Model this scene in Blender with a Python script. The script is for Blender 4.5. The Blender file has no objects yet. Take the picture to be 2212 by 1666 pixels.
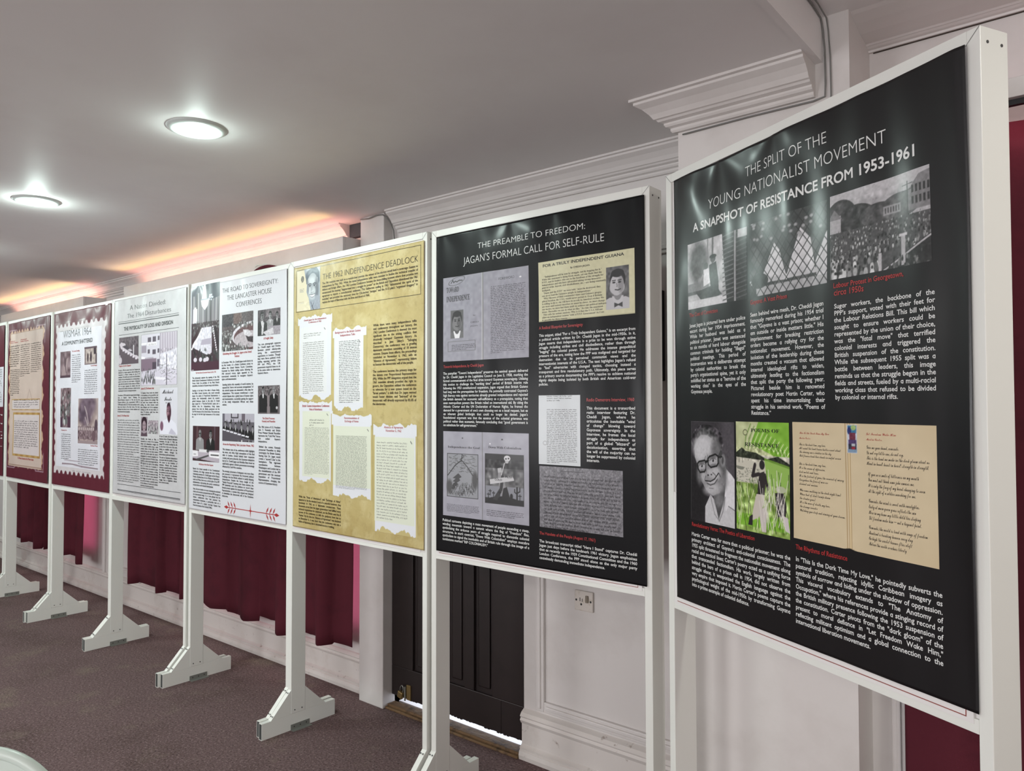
import bpy, bmesh, math, random
import numpy as np
from mathutils import Vector, Matrix
C = bpy.context.scene.collection
SC = bpy.context.scene
PI = math.pi

# ------------------------------------------------------------------ camera
FPX, PITCH, ROLL, YAW = 1618.59, 0.0266, -0.0022, 0.6901
CAM = Vector((8.20575, -2.13004, 1.56073))
_F = Vector((-math.sin(YAW)*math.cos(PITCH), math.cos(YAW)*math.cos(PITCH), math.sin(PITCH)))
_R = Vector((math.cos(YAW), math.sin(YAW), 0.0))
_U = _R.cross(_F)
_R2 = _R*math.cos(ROLL) + _U*math.sin(ROLL)
_U2 = -_R*math.sin(ROLL) + _U*math.cos(ROLL)
cd = bpy.data.cameras.new('camera')
cd.sensor_fit = 'HORIZONTAL'; cd.sensor_width = 36.0; cd.lens = FPX/2212.0*36.0; cd.clip_start = 0.05
cam = bpy.data.objects.new('camera', cd); C.objects.link(cam)
cam.matrix_world = Matrix(((_R2.x, _U2.x, -_F.x, CAM.x), (_R2.y, _U2.y, -_F.y, CAM.y), (_R2.z, _U2.z, -_F.z, CAM.z), (0, 0, 0, 1)))
SC.camera = cam

# ------------------------------------------------------------------ world, exposure
w = bpy.data.worlds.new('daylight'); SC.world = w; w.use_nodes = True
bg = w.node_tree.nodes['Background']
bg.inputs[0].default_value = (0.80, 0.87, 1.0, 1); bg.inputs[1].default_value = 3.0
SC.view_settings.view_transform = 'Standard'; SC.view_settings.look = 'None'
SC.view_settings.gamma = 1.0; SC.view_settings.use_curve_mapping = False
SC.view_settings.exposure = 0.13

# ------------------------------------------------------------------ lights
def area(name, loc, size, power, color, rot=(0, 0, 0), sizey=None, shape='DISK', spread=PI):
    l = bpy.data.lights.new(name, 'AREA'); l.energy = power; l.color = color; l.size = size; l.spread = spread
    l.shape = shape
    if sizey: l.shape = 'RECTANGLE'; l.size_y = sizey
    o = bpy.data.objects.new(name, l); C.objects.link(o); o.location = loc; o.rotation_euler = rot
    return o
CEIL = 2.57; CEIL_HIGH = 2.70
LAMPS = [(5.609, -0.779), (4.09, -0.80), (2.56, -0.80), (1.04, -0.80), (-0.5, -0.80)]
for k, (lx, ly) in enumerate(LAMPS):
    area('downlight_beam', (lx, ly, CEIL-0.030), 0.13, 12, (0.82, 1.0, 0.94))
    pl = bpy.data.lights.new('lamp_bulb', 'POINT'); pl.energy = 1.2 if k == 0 else 2.6; pl.color = (0.82, 1.0, 0.94); pl.shadow_soft_size = 0.03
    po = bpy.data.objects.new('lamp_bulb', pl); C.objects.link(po); po.location = (lx, ly, CEIL-0.058)
for lx, ly in ((1.0, -4.4), (3.4, -4.4), (5.8, -4.4), (8.2, -4.4), (9.1, -0.75)):   # unseen lamps: row behind the camera added for reflections, last beside the angled stand
    area('downlight_beam', (lx, ly, (CEIL if lx < 7.5 else CEIL_HIGH)-0.030), 0.14, 15, (1.0, 1.0, 0.93))
# fill lights added behind the camera, set at unseen windows
for wx in (1.5, 5.0, 8.5):
    area('window_daylight', (wx, -6.42, 1.45), 1.6, 68, (0.98, 0.965, 0.985), (PI/2, 0, 0), 1.5)
# weak warm fill added from the unseen right hand end wall
area('window_daylight', (10.92, -2.6, 1.5), 1.8, 12, (1.0, 0.95, 0.88), (0, PI/2, 0), 1.5)
# added for light leaking above pelmets: pink next to wall, amber in front
for x0, x1 in ((-0.35, 1.58), (2.40, 4.97)):
    xm = (x0+x1)/2; ln = x1-x0-0.05
    area('pelmet_glow', (xm, 0.380, 2.459), ln, 1.0, (1.0, 0.62, 0.55), (PI*1.39, 0, 0), 0.015, spread=1.0)
    area('pelmet_glow', (xm, 0.400, 2.425), ln, 2.6, (1.0, 0.42, 0.35), (PI, 0, 0), 0.05)
    area('pelmet_glow', (xm, 0.383, 2.456), ln, 1.4, (1.0, 0.66, 0.22), (PI*1.30, 0, 0), 0.02, spread=1.2)
# behind the drawn curtains: stand-in for reddened daylight, plus an added magenta wash
for x0, x1 in ((-0.1, 1.4), (2.6, 4.8)):
    area('curtain_glow', ((x0+x1)/2, 0.475, 1.2), x1-x0, 12.0, (1.0, 0.40, 0.46), (PI/2, 0, PI), 1.7)
    area('curtain_wash', ((x0+x1)/2, 0.475, 1.15), x1-x0+(0.42 if x0 > 2 else 0.12), 6.0 if x0 > 2 else 3.2, (1.0, 0.22, 0.42), (PI/2, 0, 0), 1.6)
area('pelmet_glow', (8.6, 0.135, 2.36), 1.7, 2.0, (1.0, 0.55, 0.6), (0, 0, 0), 0.03)  # unseen light added to redden the top of the right curtain

# ------------------------------------------------------------------ helpers
def srgb(c):
    c = np.asarray(c, dtype=float)
    return np.where(c <= 0.04045, c/12.92, ((c+0.055)/1.055)**2.4)
def hexc(r, g, b): return tuple(float(v) for v in srgb(np.array([r, g, b])/255.0))+(1.0,)
def mat(name, col, rough=0.6, metal=0.0, spec=0.5, noise=None, bump=None, coat=0.0, emit=None, wear=None):
    """noise=(scale, amount, colour2): mottles the colour; bump=(scale, strength, distance)"""
    m = bpy.data.materials.new(name); m.use_nodes = True
    nt = m.node_tree; b = nt.nodes['Principled BSDF']
    b.inputs['Base Color'].default_value = col; b.inputs['Roughness'].default_value = rough
    b.inputs['Metallic'].default_value = metal; b.inputs['Specular IOR Level'].default_value = spec
    b.inputs['Coat Weight'].default_value = coat; b.inputs['Coat Roughness'].default_value = 0.20
    if emit: b.inputs['Emission Color'].default_value = emit[0]; b.inputs['Emission Strength'].default_value = emit[1]
    tc = nt.nodes.new('ShaderNodeTexCoord')
    last = None
    for sc_, lo, hi, c2 in (noise or []):
        n = nt.nodes.new('ShaderNodeTexNoise'); n.inputs['Scale'].default_value = sc_; n.inputs['Detail'].default_value = 6
        n.inputs['Roughness'].default_value = 0.62
        nt.links.new(tc.outputs['Object'], n.inputs['Vector'])
        r = nt.nodes.new('ShaderNodeMapRange'); r.inputs['From Min'].default_value = lo; r.inputs['From Max'].default_value = hi
        nt.links.new(n.outputs['Fac'], r.inputs['Value'])
        mx = nt.nodes.new('ShaderNodeMix'); mx.data_type = 'RGBA'
        nt.links.new(r.outputs['Result'], mx.inputs['Factor'])
        if last is None: mx.inputs[6].default_value = col
        else: nt.links.new(last, mx.inputs[6])
        mx.inputs[7].default_value = c2
        last = mx.outputs[2]
    if last is not None: nt.links.new(last, b.inputs['Base Color'])
    if bump:
        n = nt.nodes.new('ShaderNodeTexNoise'); n.inputs['Scale'].default_value = bump[0]; n.inputs['Detail'].default_value = 4
        nt.links.new(tc.outputs['Object'], n.inputs['Vector'])
        bp = nt.nodes.new('ShaderNodeBump'); bp.inputs['Strength'].default_value = bump[1]; bp.inputs['Distance'].default_value = bump[2]
        nt.links.new(n.outputs['Fac'], bp.inputs['Height']); nt.links.new(bp.outputs['Normal'], b.inputs['Normal'])
    return m

M = {}
M['frame'] = mat('powder_coated_white_metal', hexc(226, 226, 220), 0.36, spec=0.45)
M['tube_shade'] = mat('tube_inside_shade', hexc(58, 62, 60), 0.5)
M['zinc'] = mat('zinc_bracket', hexc(150, 152, 146), 0.42, 0.6)
M['screw'] = mat('screw_head', hexc(70, 70, 68), 0.5, 0.3)
M['board'] = mat('white_foam_board', hexc(226, 222, 220), 0.55)
M['redline'] = mat('red_printed_line', hexc(140, 60, 52), 0.5)
M['wall'] = mat('white_wall_paint', hexc(214, 209, 206), 0.42, noise=[(2.2, .5, .75, hexc(200, 194, 190))], bump=(9, .12, .01))
M['grubby'] = mat('grubby_white_paint', hexc(214, 208, 203), 0.45, noise=[(5, .52, .80, hexc(192, 182, 174)), (23, .64, .74, hexc(150, 136, 126))], bump=(30, .15, .004))
M['backwall'] = mat('taupe_wall_paint', hexc(140, 124, 122), 0.6)
M['ceiling'] = mat('ceiling_paint', hexc(232, 229, 228), 0.55, spec=0.3, noise=[(1.3, .5, .8, hexc(224, 219, 218))], bump=(3.0, .22, .012))
M['carpet'] = mat('purple_brown_carpet', hexc(102, 83, 83), 0.96, spec=0.1,
                  noise=[(1.3, .52, .70, hexc(84, 68, 66)), (3.1, .55, .72, hexc(116, 102, 92)), (85, .50, .68, hexc(134, 114, 113)), (110, .52, .68, hexc(56, 44, 45))], bump=(110, .5, .008))
M['curtain'] = mat('maroon_curtain_cloth', hexc(84, 31, 42), 0.85, spec=0.2, noise=[(6, .5, .7, hexc(72, 27, 37))], bump=(400, .1, .002))
M['doorwood'] = mat('dark_stained_wood', hexc(34, 25, 24), 0.42, noise=[(7, .5, .7, hexc(26, 19, 18))], bump=(18, .15, .004))
M['sill'] = mat('worn_timber', hexc(112, 86, 58), 0.75, noise=[(20, .48, .66, hexc(58, 42, 28))], bump=(40, .6, .01))
M['cable'] = mat('grey_cable', hexc(120, 119, 116), 0.6)
M['black'] = mat('black_plastic', hexc(22, 22, 24), 0.5)
M['brass'] = mat('old_brass', hexc(150, 128, 84), 0.42, 0.7)
M['plate'] = mat('yellowed_white_plastic', hexc(206, 198, 190), 0.4, noise=[(40, .5, .7, hexc(184, 172, 156))])
M['switch'] = mat('browned_plastic', hexc(122, 112, 98), 0.5)
M['chair'] = mat('white_plastic', hexc(205, 216, 208), 0.35)
M['lens'] = mat('lit_lamp_lens', hexc(255, 255, 255), 0.5, emit=((0.88, 1.0, 0.96, 1), 14.0))
M['lampring'] = mat('lamp_ring_enamel', hexc(205, 212, 208), 0.35)
M['glass'] = mat('window_glass', hexc(225, 235, 240), 0.1, emit=((0.85, 0.92, 1.0, 1), 1.2))  # panes glow in place of the daylight outside
M['gap'] = mat('dark_gap', hexc(60, 66, 70), 0.9)
M['gap_line'] = mat('dark_gap_line', hexc(66, 56, 48), 0.9)
INKS = {'f': hexc(150, 150, 146), 'w': hexc(226, 226, 224), 'r': hexc(170, 50, 50), 'k': hexc(34, 32, 33), 'b': hexc(52, 42, 20), 'd': hexc(62, 64, 66)}
for k, c in INKS.items(): M['ink_'+k] = mat('printed_ink_'+{'f': 'faint', 'w': 'white', 'r': 'red', 'k': 'black', 'b': 'brown', 'd': 'grey'}[k], c, 0.40, spec=0.35, coat=0.35)
def photo_mat():
    m = bpy.data.materials.new('printed_picture'); m.use_nodes = True
    b = m.node_tree.nodes['Principled BSDF']; b.inputs['Roughness'].default_value = 0.40; b.inputs['Specular IOR Level'].default_value = 0.35; b.inputs['Coat Weight'].default_value = 0.35; b.inputs['Coat Roughness'].default_value = 0.20
    a = m.node_tree.nodes.new('ShaderNodeVertexColor'); a.layer_name = 'ink'
    m.node_tree.links.new(a.outputs['Color'], b.inputs['Base Color'])
    return m
M['photo'] = photo_mat()

def obj(name, me, m, parent=None, smooth=False, kind=None):
    if isinstance(me, bmesh.types.BMesh):
        bm = me; me = bpy.data.meshes.new(name); bm.to_mesh(me); bm.free()
    if m is not None and len(me.materials) == 0: me.materials.append(M[m] if isinstance(m, str) else m)
    if smooth: me.polygons.foreach_set('use_smooth', [True]*len(me.polygons))
    o = bpy.data.objects.new(name, me); C.objects.link(o)
    if parent is not None: o.parent = parent
    if kind: o['kind'] = kind
    return o
def thing(name, label, cat, loc=(0, 0, 0), rz=0.0, group=None):
    o = bpy.data.objects.new(name, None); C.objects.link(o); o.empty_display_size = 0.1
    o.location = loc; o.rotation_euler = (0, 0, rz); o['label'] = label; o['category'] = cat
    if group: o['group'] = group
    return o
def tag(o, label, cat, group=None):
    o['label'] = label; o['category'] = cat
    if group: o['group'] = group
    return o
def BM(): return bmesh.new()
def add_box(bm, x0, x1, y0, y1, z0, z1, bev=0.0):
    v = [bm.verts.new(p) for p in ((x0, y0, z0), (x1, y0, z0), (x1, y1, z0), (x0, y1, z0), (x0, y0, z1), (x1, y0, z1), (x1, y1, z1), (x0, y1, z1))]
    fs = [bm.faces.new([v[i] for i in f]) for f in ((3, 2, 1, 0), (4, 5, 6, 7), (0, 1, 5, 4), (1, 2, 6, 5), (2, 3, 7, 6), (3, 0, 4, 7))]
    if bev > 0:
        es = list({e for f in fs for e in f.edges})
        bmesh.ops.bevel(bm, geom=es, offset=bev, segments=2, affect='EDGES', profile=0.5)
    return bm
def box(x0, x1, y0, y1, z0, z1, bev=0.0): return add_box(BM(), x0, x1, y0, y1, z0, z1, bev)
def add_prism(bm, pts, axis, a0, a1):
    """pts 2-D polygon; axis 'x': pts are (y,z); 'y': pts are (x,z); 'z': pts are (x,y)"""
    f = {'x': lambda p, a: (a, p[0], p[1]), 'y': lambda p, a: (p[0], a, p[1]), 'z': lambda p, a: (p[0], p[1], a)}[axis]
    A = [bm.verts.new(f(p, a0)) for p in pts]; B = [bm.verts.new(f(p, a1)) for p in pts]
    n = len(pts)
    bm.faces.new(A); bm.faces.new(B[::-1])
    for i in range(n): bm.faces.new((A[i], B[i], B[(i+1) % n], A[(i+1) % n]))
    bmesh.ops.recalc_face_normals(bm, faces=bm.faces)
    return bm
def prism(pts, axis, a0, a1): return add_prism(BM(), pts, axis, a0, a1)
def add_tube(bm, pts, r, n=8):
    P = [Vector(p) for p in pts]; rings = []
    for i, p in enumerate(P):
        t = (P[min(i+1, len(P)-1)]-P[max(i-1, 0)]).normalized()
        a = t.orthogonal().normalized() if i == 0 else (rings_a - t*rings_a.dot(t)).normalized()
        rings_a = a; b = t.cross(a)
        rings.append([bm.verts.new(p+(a*math.cos(2*PI*k/n)+b*math.sin(2*PI*k/n))*r) for k in range(n)])
    for i in range(len(P)-1):
        for k in range(n): bm.faces.new((rings[i][k], rings[i][(k+1) % n], rings[i+1][(k+1) % n], rings[i+1][k]))
    bm.faces.new(rings[0][::-1]); bm.faces.new(rings[-1])
    return bm
def add_cyl(bm, c, r, h, axis='z', n=20, r2=None):
    r2 = r if r2 is None else r2
    f = {'z': lambda a, rr, t: (c[0]+rr*math.cos(a), c[1]+rr*math.sin(a), c[2]+t), 'x': lambda a, rr, t: (c[0]+t, c[1]+rr*math.cos(a), c[2]+rr*math.sin(a)), 'y': lambda a, rr, t: (c[0]+rr*math.sin(a), c[1]+t, c[2]+rr*math.cos(a))}[axis]
    A = [bm.verts.new(f(2*PI*k/n, r, 0)) for k in range(n)]; B = [bm.verts.new(f(2*PI*k/n, r2, h)) for k in range(n)]
    bm.faces.new(A[::-1]); bm.faces.new(B)
    for k in range(n): bm.faces.new((A[k], A[(k+1) % n], B[(k+1) % n], B[k]))
    return bm
def add_lathe(bm, prof, c, n=32):
    rings = [[bm.verts.new((c[0]+r*math.cos(2*PI*k/n), c[1]+r*math.sin(2*PI*k/n), c[2]+z)) for k in range(n)] for r, z in prof]
    for i in range(len(prof)-1):
        for k in range(n): bm.faces.new((rings[i][k], rings[i][(k+1) % n], rings[i+1][(k+1) % n], rings[i+1][k]))
    return bm
def mesh_np(name, V, F, ink=None, normals=None):
    """V (n,3) array; F list of (m,k) index arrays"""
    me = bpy.data.meshes.new(name)
    Fl = [np.asarray(f) for f in F if len(f)]
    nl = sum(f.size for f in Fl); nf = sum(len(f) for f in Fl)
    me.vertices.add(len(V)); me.vertices.foreach_set('co', np.asarray(V, dtype=np.float32).ravel())
    me.loops.add(nl); me.loops.foreach_set('vertex_index', np.concatenate([f.ravel() for f in Fl]).astype(np.int32))
    me.polygons.add(nf)
    tot = np.concatenate([np.full(len(f), f.shape[1]) for f in Fl]); st = np.concatenate([[0], np.cumsum(tot)[:-1]])
    me.polygons.foreach_set('loop_start', st.astype(np.int32)); me.polygons.foreach_set('loop_total', tot.astype(np.int32))
    me.update(calc_edges=True)
    me.polygons.foreach_set('use_smooth', [True]*nf)
    if ink is not None:
        a = me.color_attributes.new('ink', 'FLOAT_COLOR', 'POINT')
        col = np.ones((len(V), 4), dtype=np.float32); col[:, :3] = ink
        a.data.foreach_set('color', col.ravel())
    if normals is not None: me.normals_split_custom_set_from_vertices([tuple(map(float, n)) for n in normals])
    return me

# ------------------------------------------------------------------ the room
WY = 0.53                                             # face of the wall behind the stands
obj('floor', box(-4.2, 11.0, -6.6, 1.6, -0.12, 0.0), 'carpet', kind='structure')
bm = BM(); add_box(bm, -4.2, 7.525, -6.6, 0.7, CEIL, CEIL+0.25)
obj('ceiling', bm, 'ceiling', kind='structure')
bm = BM(); add_box(bm, 7.525, 11.0, -6.6, 0.7, CEIL_HIGH, CEIL_HIGH+0.15)
obj('ceiling', bm, 'ceiling', kind='structure')
bm = BM()
add_box(bm, -4.2, 5.21, WY, WY+0.2, 0, CEIL); add_box(bm, 6.092, 7.08, WY-0.02, WY+0.2, 0, CEIL)
add_box(bm, 5.21, 6.092, WY-0.02, WY+0.2, 2.12, CEIL)
obj('wall_front', bm, 'wall', kind='structure')
bm = BM(); add_box(bm, 7.60, 11.0, 0.35, 0.7, 0, CEIL_HIGH)
obj('wall_recess', bm, 'wall', kind='structure')
obj('wall_left', box(-4.35, -4.2, -6.6, 0.7, 0, CEIL), 'doorwood', kind='structure')  # unseen wall, made dark so the black posters reflect little
obj('wall_right', box(11.0, 11.15, -6.6, 0.7, 0, CEIL_HIGH), 'wall', kind='structure')
obj('wall_back', box(-4.2, 11.0, -6.75, -6.6, 0, CEIL_HIGH+.1), 'backwall', kind='structure')  # unseen wall, colour darkened to weaken its reflection in the black posters
# pier with the boxed out corner beside it, and the column left of the door
bm = prism([(7.06, 0), (7.60, 0), (7.60, CEIL_HIGH), (7.527, CEIL_HIGH), (7.527, CEIL), (7.06, CEIL)], 'y', 0.13, WY+0.2)
obj('trim_1', bm, 'wall', kind='structure')
obj('trim_2', box(5.02, 5.21, 0.448, WY+0.05, 0, CEIL, 0.004), 'wall', kind='structure')
bm = BM()                                              # window casing right of the pier
add_box(bm, 7.60, 7.655, 0.275, 0.352, 0, 2.5); add_box(bm, 7.655, 7.695, 0.255, 0.352, 0, 2.5, .006); add_box(bm, 7.67, 7.682, 0.245, 0.26, 0, 2.5, .004)
obj('trim_3', bm, 'wall', kind='structure')

def cornice(name, x0, x1, yw, prof, left_return=None, m='wall'):
    pts = [(yw-d, z) for d, z in prof] + [(yw+0.02, prof[-1][1]), (yw+0.02, prof[0][1])]
    bm = prism(pts, 'x', x0, x1)
    if left_return is not None:                       # mitred return on the hidden side of the pier
        for v in bm.verts:
            if abs(v.co.x-x0) < 1e-6: v.co.x -= max(0.0, (yw-v.co.y))
    return obj(name, bm, m, kind='structure')
PROF = [(0.0, 2.466), (0.012, 2.466), (0.016, 2.472), (0.016, 2.480), (0.026, 2.484), (0.030, 2.490), (0.030, 2.496), (0.042, 2.500), (0.046, 2.506), (0.052, 2.508), (0.060, 2.522), (0.076, 2.540), (0.094, 2.552), (0.094, 2.560), (0.104, 2.562), (0.104, 2.571)]
cornice('trim_4', 5.262, 7.06, WY-0.02, PROF)
cornice('trim_5', -4.2, 4.86, WY, PROF)
PROFP = [(d*1.15, z) for d, z in PROF]
cornice('trim_6', 7.06, 7.505, 0.13, PROFP, left_return=True)
cornice('trim_7', 7.60, 11.0, 0.35, [(0, 2.648), (0.010, 2.648), (0.012, 2.654), (0.022, 2.656), (0.030, 2.660), (0.034, 2.660), (0.040, 2.664), (0.060, 2.666), (0.10, 2.671), (0.15, 2.682), (0.19, 2.694), (0.205, 2.701)])
obj('trim_14', box(7.612, 11.0, 0.346, 0.352, 2.6455, 2.6485), 'gap_line', kind='structure')  # thin dark strip drawn for the gap line under this cornice
bm = BM(); add_box(bm, 7.505, 7.527, -6.6, 0.13, CEIL-0.004, CEIL_HIGH)
obj('trim_8', bm, 'ceiling', kind='structure')
# broken end of the left hand cornice and the dark gap behind it
obj('trim_9', box(4.862, 4.985, 0.50, WY, 2.495, 2.569), 'gap', kind='structure')

BASE = [(0.0, 0.0), (0.038, 0.0), (0.040, 0.018), (0.036, 0.036), (0.030, 0.040), (0.032, 0.050), (0.020, 0.058), (0.016, 0.062), (0.016, 0.150), (0.022, 0.154), (0.030, 0.168), (0.024, 0.178), (0.030, 0.186), (0.020, 0.200), (0.0, 0.212)]
def base(name, x0, x1, yw, m='grubby'):
    pts = [(yw-d, z) for d, z in BASE]
    return obj(name, prism(pts, 'x', x0, x1), m, kind='structure')
base('baseboard_front', -4.2, 5.02, WY+0.012)
base('baseboard_right', 6.092, 7.06, WY-0.02)
def wall_frame(name, x0, x1, z0, z1, yw, wd=0.045):
    bm = BM()
    for a, b, c, d in ((x0, x0+wd, z0, z1), (x1-wd, x1, z0, z1), (x0+wd, x1-wd, z0, z0+wd), (x0+wd, x1-wd, z1-wd, z1)):
        add_box(bm, a, b, yw-0.016, yw+0.001, c, d, 0.004)
        add_box(bm, a+wd*.3, b-wd*.3, yw-0.024, yw+0.001, c+wd*.3, d-wd*.3, 0.004)
    return obj(name, bm, 'wall', kind='structure')
wall_frame('trim_10', 6.168, 7.02, 0.225, 2.20, WY-0.02)
wall_frame('trim_11', 1.78, 2.22, 0.235, 2.25, WY)
bm = BM(); add_box(bm, 1.66, 1.70, WY-.03, WY, 0.2, 2.4, .006); add_box(bm, 2.28, 2.32, WY-.03, WY, 0.2, 2.4, .006); add_box(bm, 1.70, 1.73, WY-.014, WY, 0.2, 2.4, .004)
obj('trim_12', bm, 'wall', kind='structure')

# windows: two behind the drawn curtains, three unseen ones added behind the camera for the fill
def window(name, x0, x1, z0, z1, y, ny):
    bm = BM(); t = 0.05
    for a, b, c, d in ((x0, x0+t, z0, z1), (x1-t, x1, z0, z1), (x0+t, x1-t, z0, z0+t), (x0+t, x1-t, z1-t, z1), ((x0+x1)/2-.02, (x0+x1)/2+.02, z0+t, z1-t)):
        add_box(bm, a, b, min(y, y+ny*.04), max(y, y+ny*.04), c, d)
    f = obj(name, bm, 'wall', kind='structure')
    obj('window_pane', box(x0+t, x1-t, min(y+ny*.004, y+ny*.012), max(y+ny*.004, y+ny*.012), z0+t, z1-t), 'glass', f)
window('window_1', -0.15, 1.45, 0.95, 2.25, WY, -1); window('window_2', 2.55, 4.80, 0.95, 2.25, WY, -1)
for i, wx in enumerate((1.5, 5.0, 8.5)): window('window_%d' % (3+i), wx-0.85, wx+0.85, 0.65, 2.25, -6.6, 1)

# the dark door in its opening, above a worn timber threshold
DY = 0.522
bm = BM()
add_box(bm, 5.212, 6.09, DY, DY+0.04, 0.062, 2.12)
door = obj('door_1', bm, 'doorwood', kind='structure')
bm = BM()
for a, b in ((5.212, 5.37), (5.545, 5.615), (5.73, 5.79), (5.905, 6.09)): add_box(bm, a, b, DY-0.014, DY+.001, 0.215, 2.12, .003)
add_box(bm, 5.212, 6.09, DY-0.014, DY+.001, 0.062, 0.215, .003)
add_box(bm, 5.955, 5.959, DY-0.016, DY, 0.06, 0.21)
obj('door_stile', bm, 'doorwood', door)
bm = BM()
for a, b in ((5.395, 5.525), (5.64, 5.705), (5.812, 5.885)): add_box(bm, a, b, DY-0.008, DY+.001, 0.24, 2.1, .006)
obj('door_panel', bm, 'doorwood', door)
rng = random.Random(4)
bm = BM()
for k in range(44):                                    # splintered lower edge
    x = 5.22+0.86*k/44.0; add_box(bm, x, x+0.014, DY-.004, DY+.012, 0.062-rng.random()*0.010, 0.064)
obj('door_edge', bm, 'doorwood', door)
bm = BM(); add_box(bm, 5.212, 6.09, 0.478, 0.53, 0.0, 0.022, .004); add_box(bm, 5.212, 6.09, 0.462, 0.48, 0.0, 0.012, .003)
obj('trim_13', bm, 'sill', kind='structure')
obj('floor_outside', box(4.6, 6.7, 0.56, 1.6, -0.01, 0.012), 'board', kind='structure')

# ------------------------------------------------------------------ curtains and pelmets
def curtain(x0, x1, y, z0, z1, seed, nf, amp=0.028):
    r = random.Random(seed); nx = int((x1-x0)/0.008); nz = 26
    ks = [0.0]
    while ks[-1] < 1: ks.append(ks[-1]+(0.55+0.9*r.random())/nf)
    drops = [r.uniform(-0.012, 0.03) for _ in ks]; deep = [r.uniform(0.55, 1.2) for _ in ks]
    V = []; F = []
    for j in range(nz+1):
        for i in range(nx+1):
            u = i/nx; k = max(q for q in range(len(ks)) if ks[q] <= u+1e-9); k = min(k, len(ks)-2)
            f = (u-ks[k])/(ks[k+1]-ks[k])
            t = j/nz
            s = (1-abs(2*f-1)**1.6) if k % 2 == 0 else -(1-abs(2*f-1)**1.6)*0.55
            yy = y-amp*deep[k]*s*(0.75+0.25*(1-t))-0.004*math.sin(9*t+k*2.1)
            e = min(1.0, min(u, 1-u)/0.02)
            zz = z0+(drops[k]-0.012*(1-abs(2*f-1)))*(1-t)**3+(z1-z0)*t
            V.append((x0+(x1-x0)*u+0.006*math.sin(5*t+k)*(1-t)*e, yy, zz))
    V = np.array(V); idx = np.arange((nx+1)*(nz+1)).reshape(nz+1, nx+1)
    Q = np.stack([idx[:-1, :-1], idx[:-1, 1:], idx[1:, 1:], idx[1:, :-1]], -1).reshape(-1, 4)
    o = obj('curtain', mesh_np('curtain', V, [Q]), 'curtain')
    m = o.modifiers.new('cloth', 'SOLIDIFY'); m.thickness = 0.003; m.offset = 1
    return o
tag(curtain(-0.30, 1.58, 0.42, 0.285, 2.27, 3, 10, .05), 'floor length maroon curtain behind the second and third posters from the left', 'curtain', 'maroon curtains along the wall')
tag(curtain(2.37, 4.965, 0.42, 0.262, 2.27, 8, 13, .05), 'wide maroon curtain hanging behind the white and yellow posters, left of the column', 'curtain', 'maroon curtains along the wall')
tag(curtain(7.70, 9.3, 0.225, 0.10, 2.31, 11, 6, 0.05), 'maroon curtain at the right edge behind the angled black poster', 'curtain', 'maroon curtains along the wall')
def pelmet(x0, x1, y0, y1, z0, z1, label, top=True):
    t = thing('curtain_pelmet', label, 'pelmet', ((x0+x1)/2, y1, z0), 0, 'white curtain pelmets')
    a, b, h = x0-(x0+x1)/2, x1-(x0+x1)/2, z1-z0
    obj('front_board', box(a, b, y0-y1, y0-y1+0.02, 0, h, .002), 'wall', t)
    obj('end_board', box(a, a+0.018, y0-y1+0.02, 0, 0, h), 'wall', t); obj('end_board', box(b-0.018, b, y0-y1+0.02, 0, 0, h), 'wall', t)
    return t
pelmet(-0.39, 1.61, 0.35, WY, 2.28, 2.462, 'white boxed pelmet above the left maroon curtain, lit pink from inside')
pb = pelmet(2.36, 4.996, 0.35, WY, 2.28, 2.462, 'long white boxed pelmet with flaking paint, above the curtain left of the column')
r_ = random.Random(6); bm = BM()                       # curled flakes of paint on the long pelmet
for k in range(60):
    x = 4.175-3.678+r_.random()*0.11; z = 0.045+r_.random()*0.085
    a = r_.uniform(-0.5, 0.9); L_ = r_.uniform(0.02, 0.05)
    p = [(x, -0.181, z), (x+0.008, -0.181, z-0.004), (x-L_*math.cos(a), -0.181-0.012*r_.random(), z+L_*math.sin(a))]
    bm.faces.new([bm.verts.new(q) for q in p])
obj('paint_flakes', bm, 'chair', pb)
bm = BM()                                              # thin dark red arch standing in for a notch in the pelmet
pts = []
for k in range(13):
    a = PI*(0.18+0.64*k/12); pts.append((0.17*math.cos(a), 0.075*math.sin(a)))
for k in range(12, -1, -1):
    a = PI*(0.18+0.64*k/12); pts.append((0.16*math.cos(a), 0.058*math.sin(a)))
add_prism(bm, pts, 'y', -0.006, 0.006)
o = obj('arched_notch', bm, 'curtain'); o.location = (4.287, 0.337, 2.315)
tag(o, 'small dark red arched strip for a notch in the pelmet above the Road to Sovereignty poster', 'notch')
tag(pelmet(7.70, 10.9, 0.10, 0.35, 2.33, 2.38, 'white pelmet above the maroon curtain at the right edge'), 'white pelmet above the maroon curtain at the right edge', 'pelmet', 'white curtain pelmets')
bm = BM(); add_box(bm, 7.71, 10.8, 0.115, 0.130, 2.315, 2.329)  # black strip draws the shadow line under the right pelmet
tag(obj('rail_shadow_strip', bm, 'black'), 'dark strip for the rail shadow along the top of the right hand curtain', 'rail')

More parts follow.
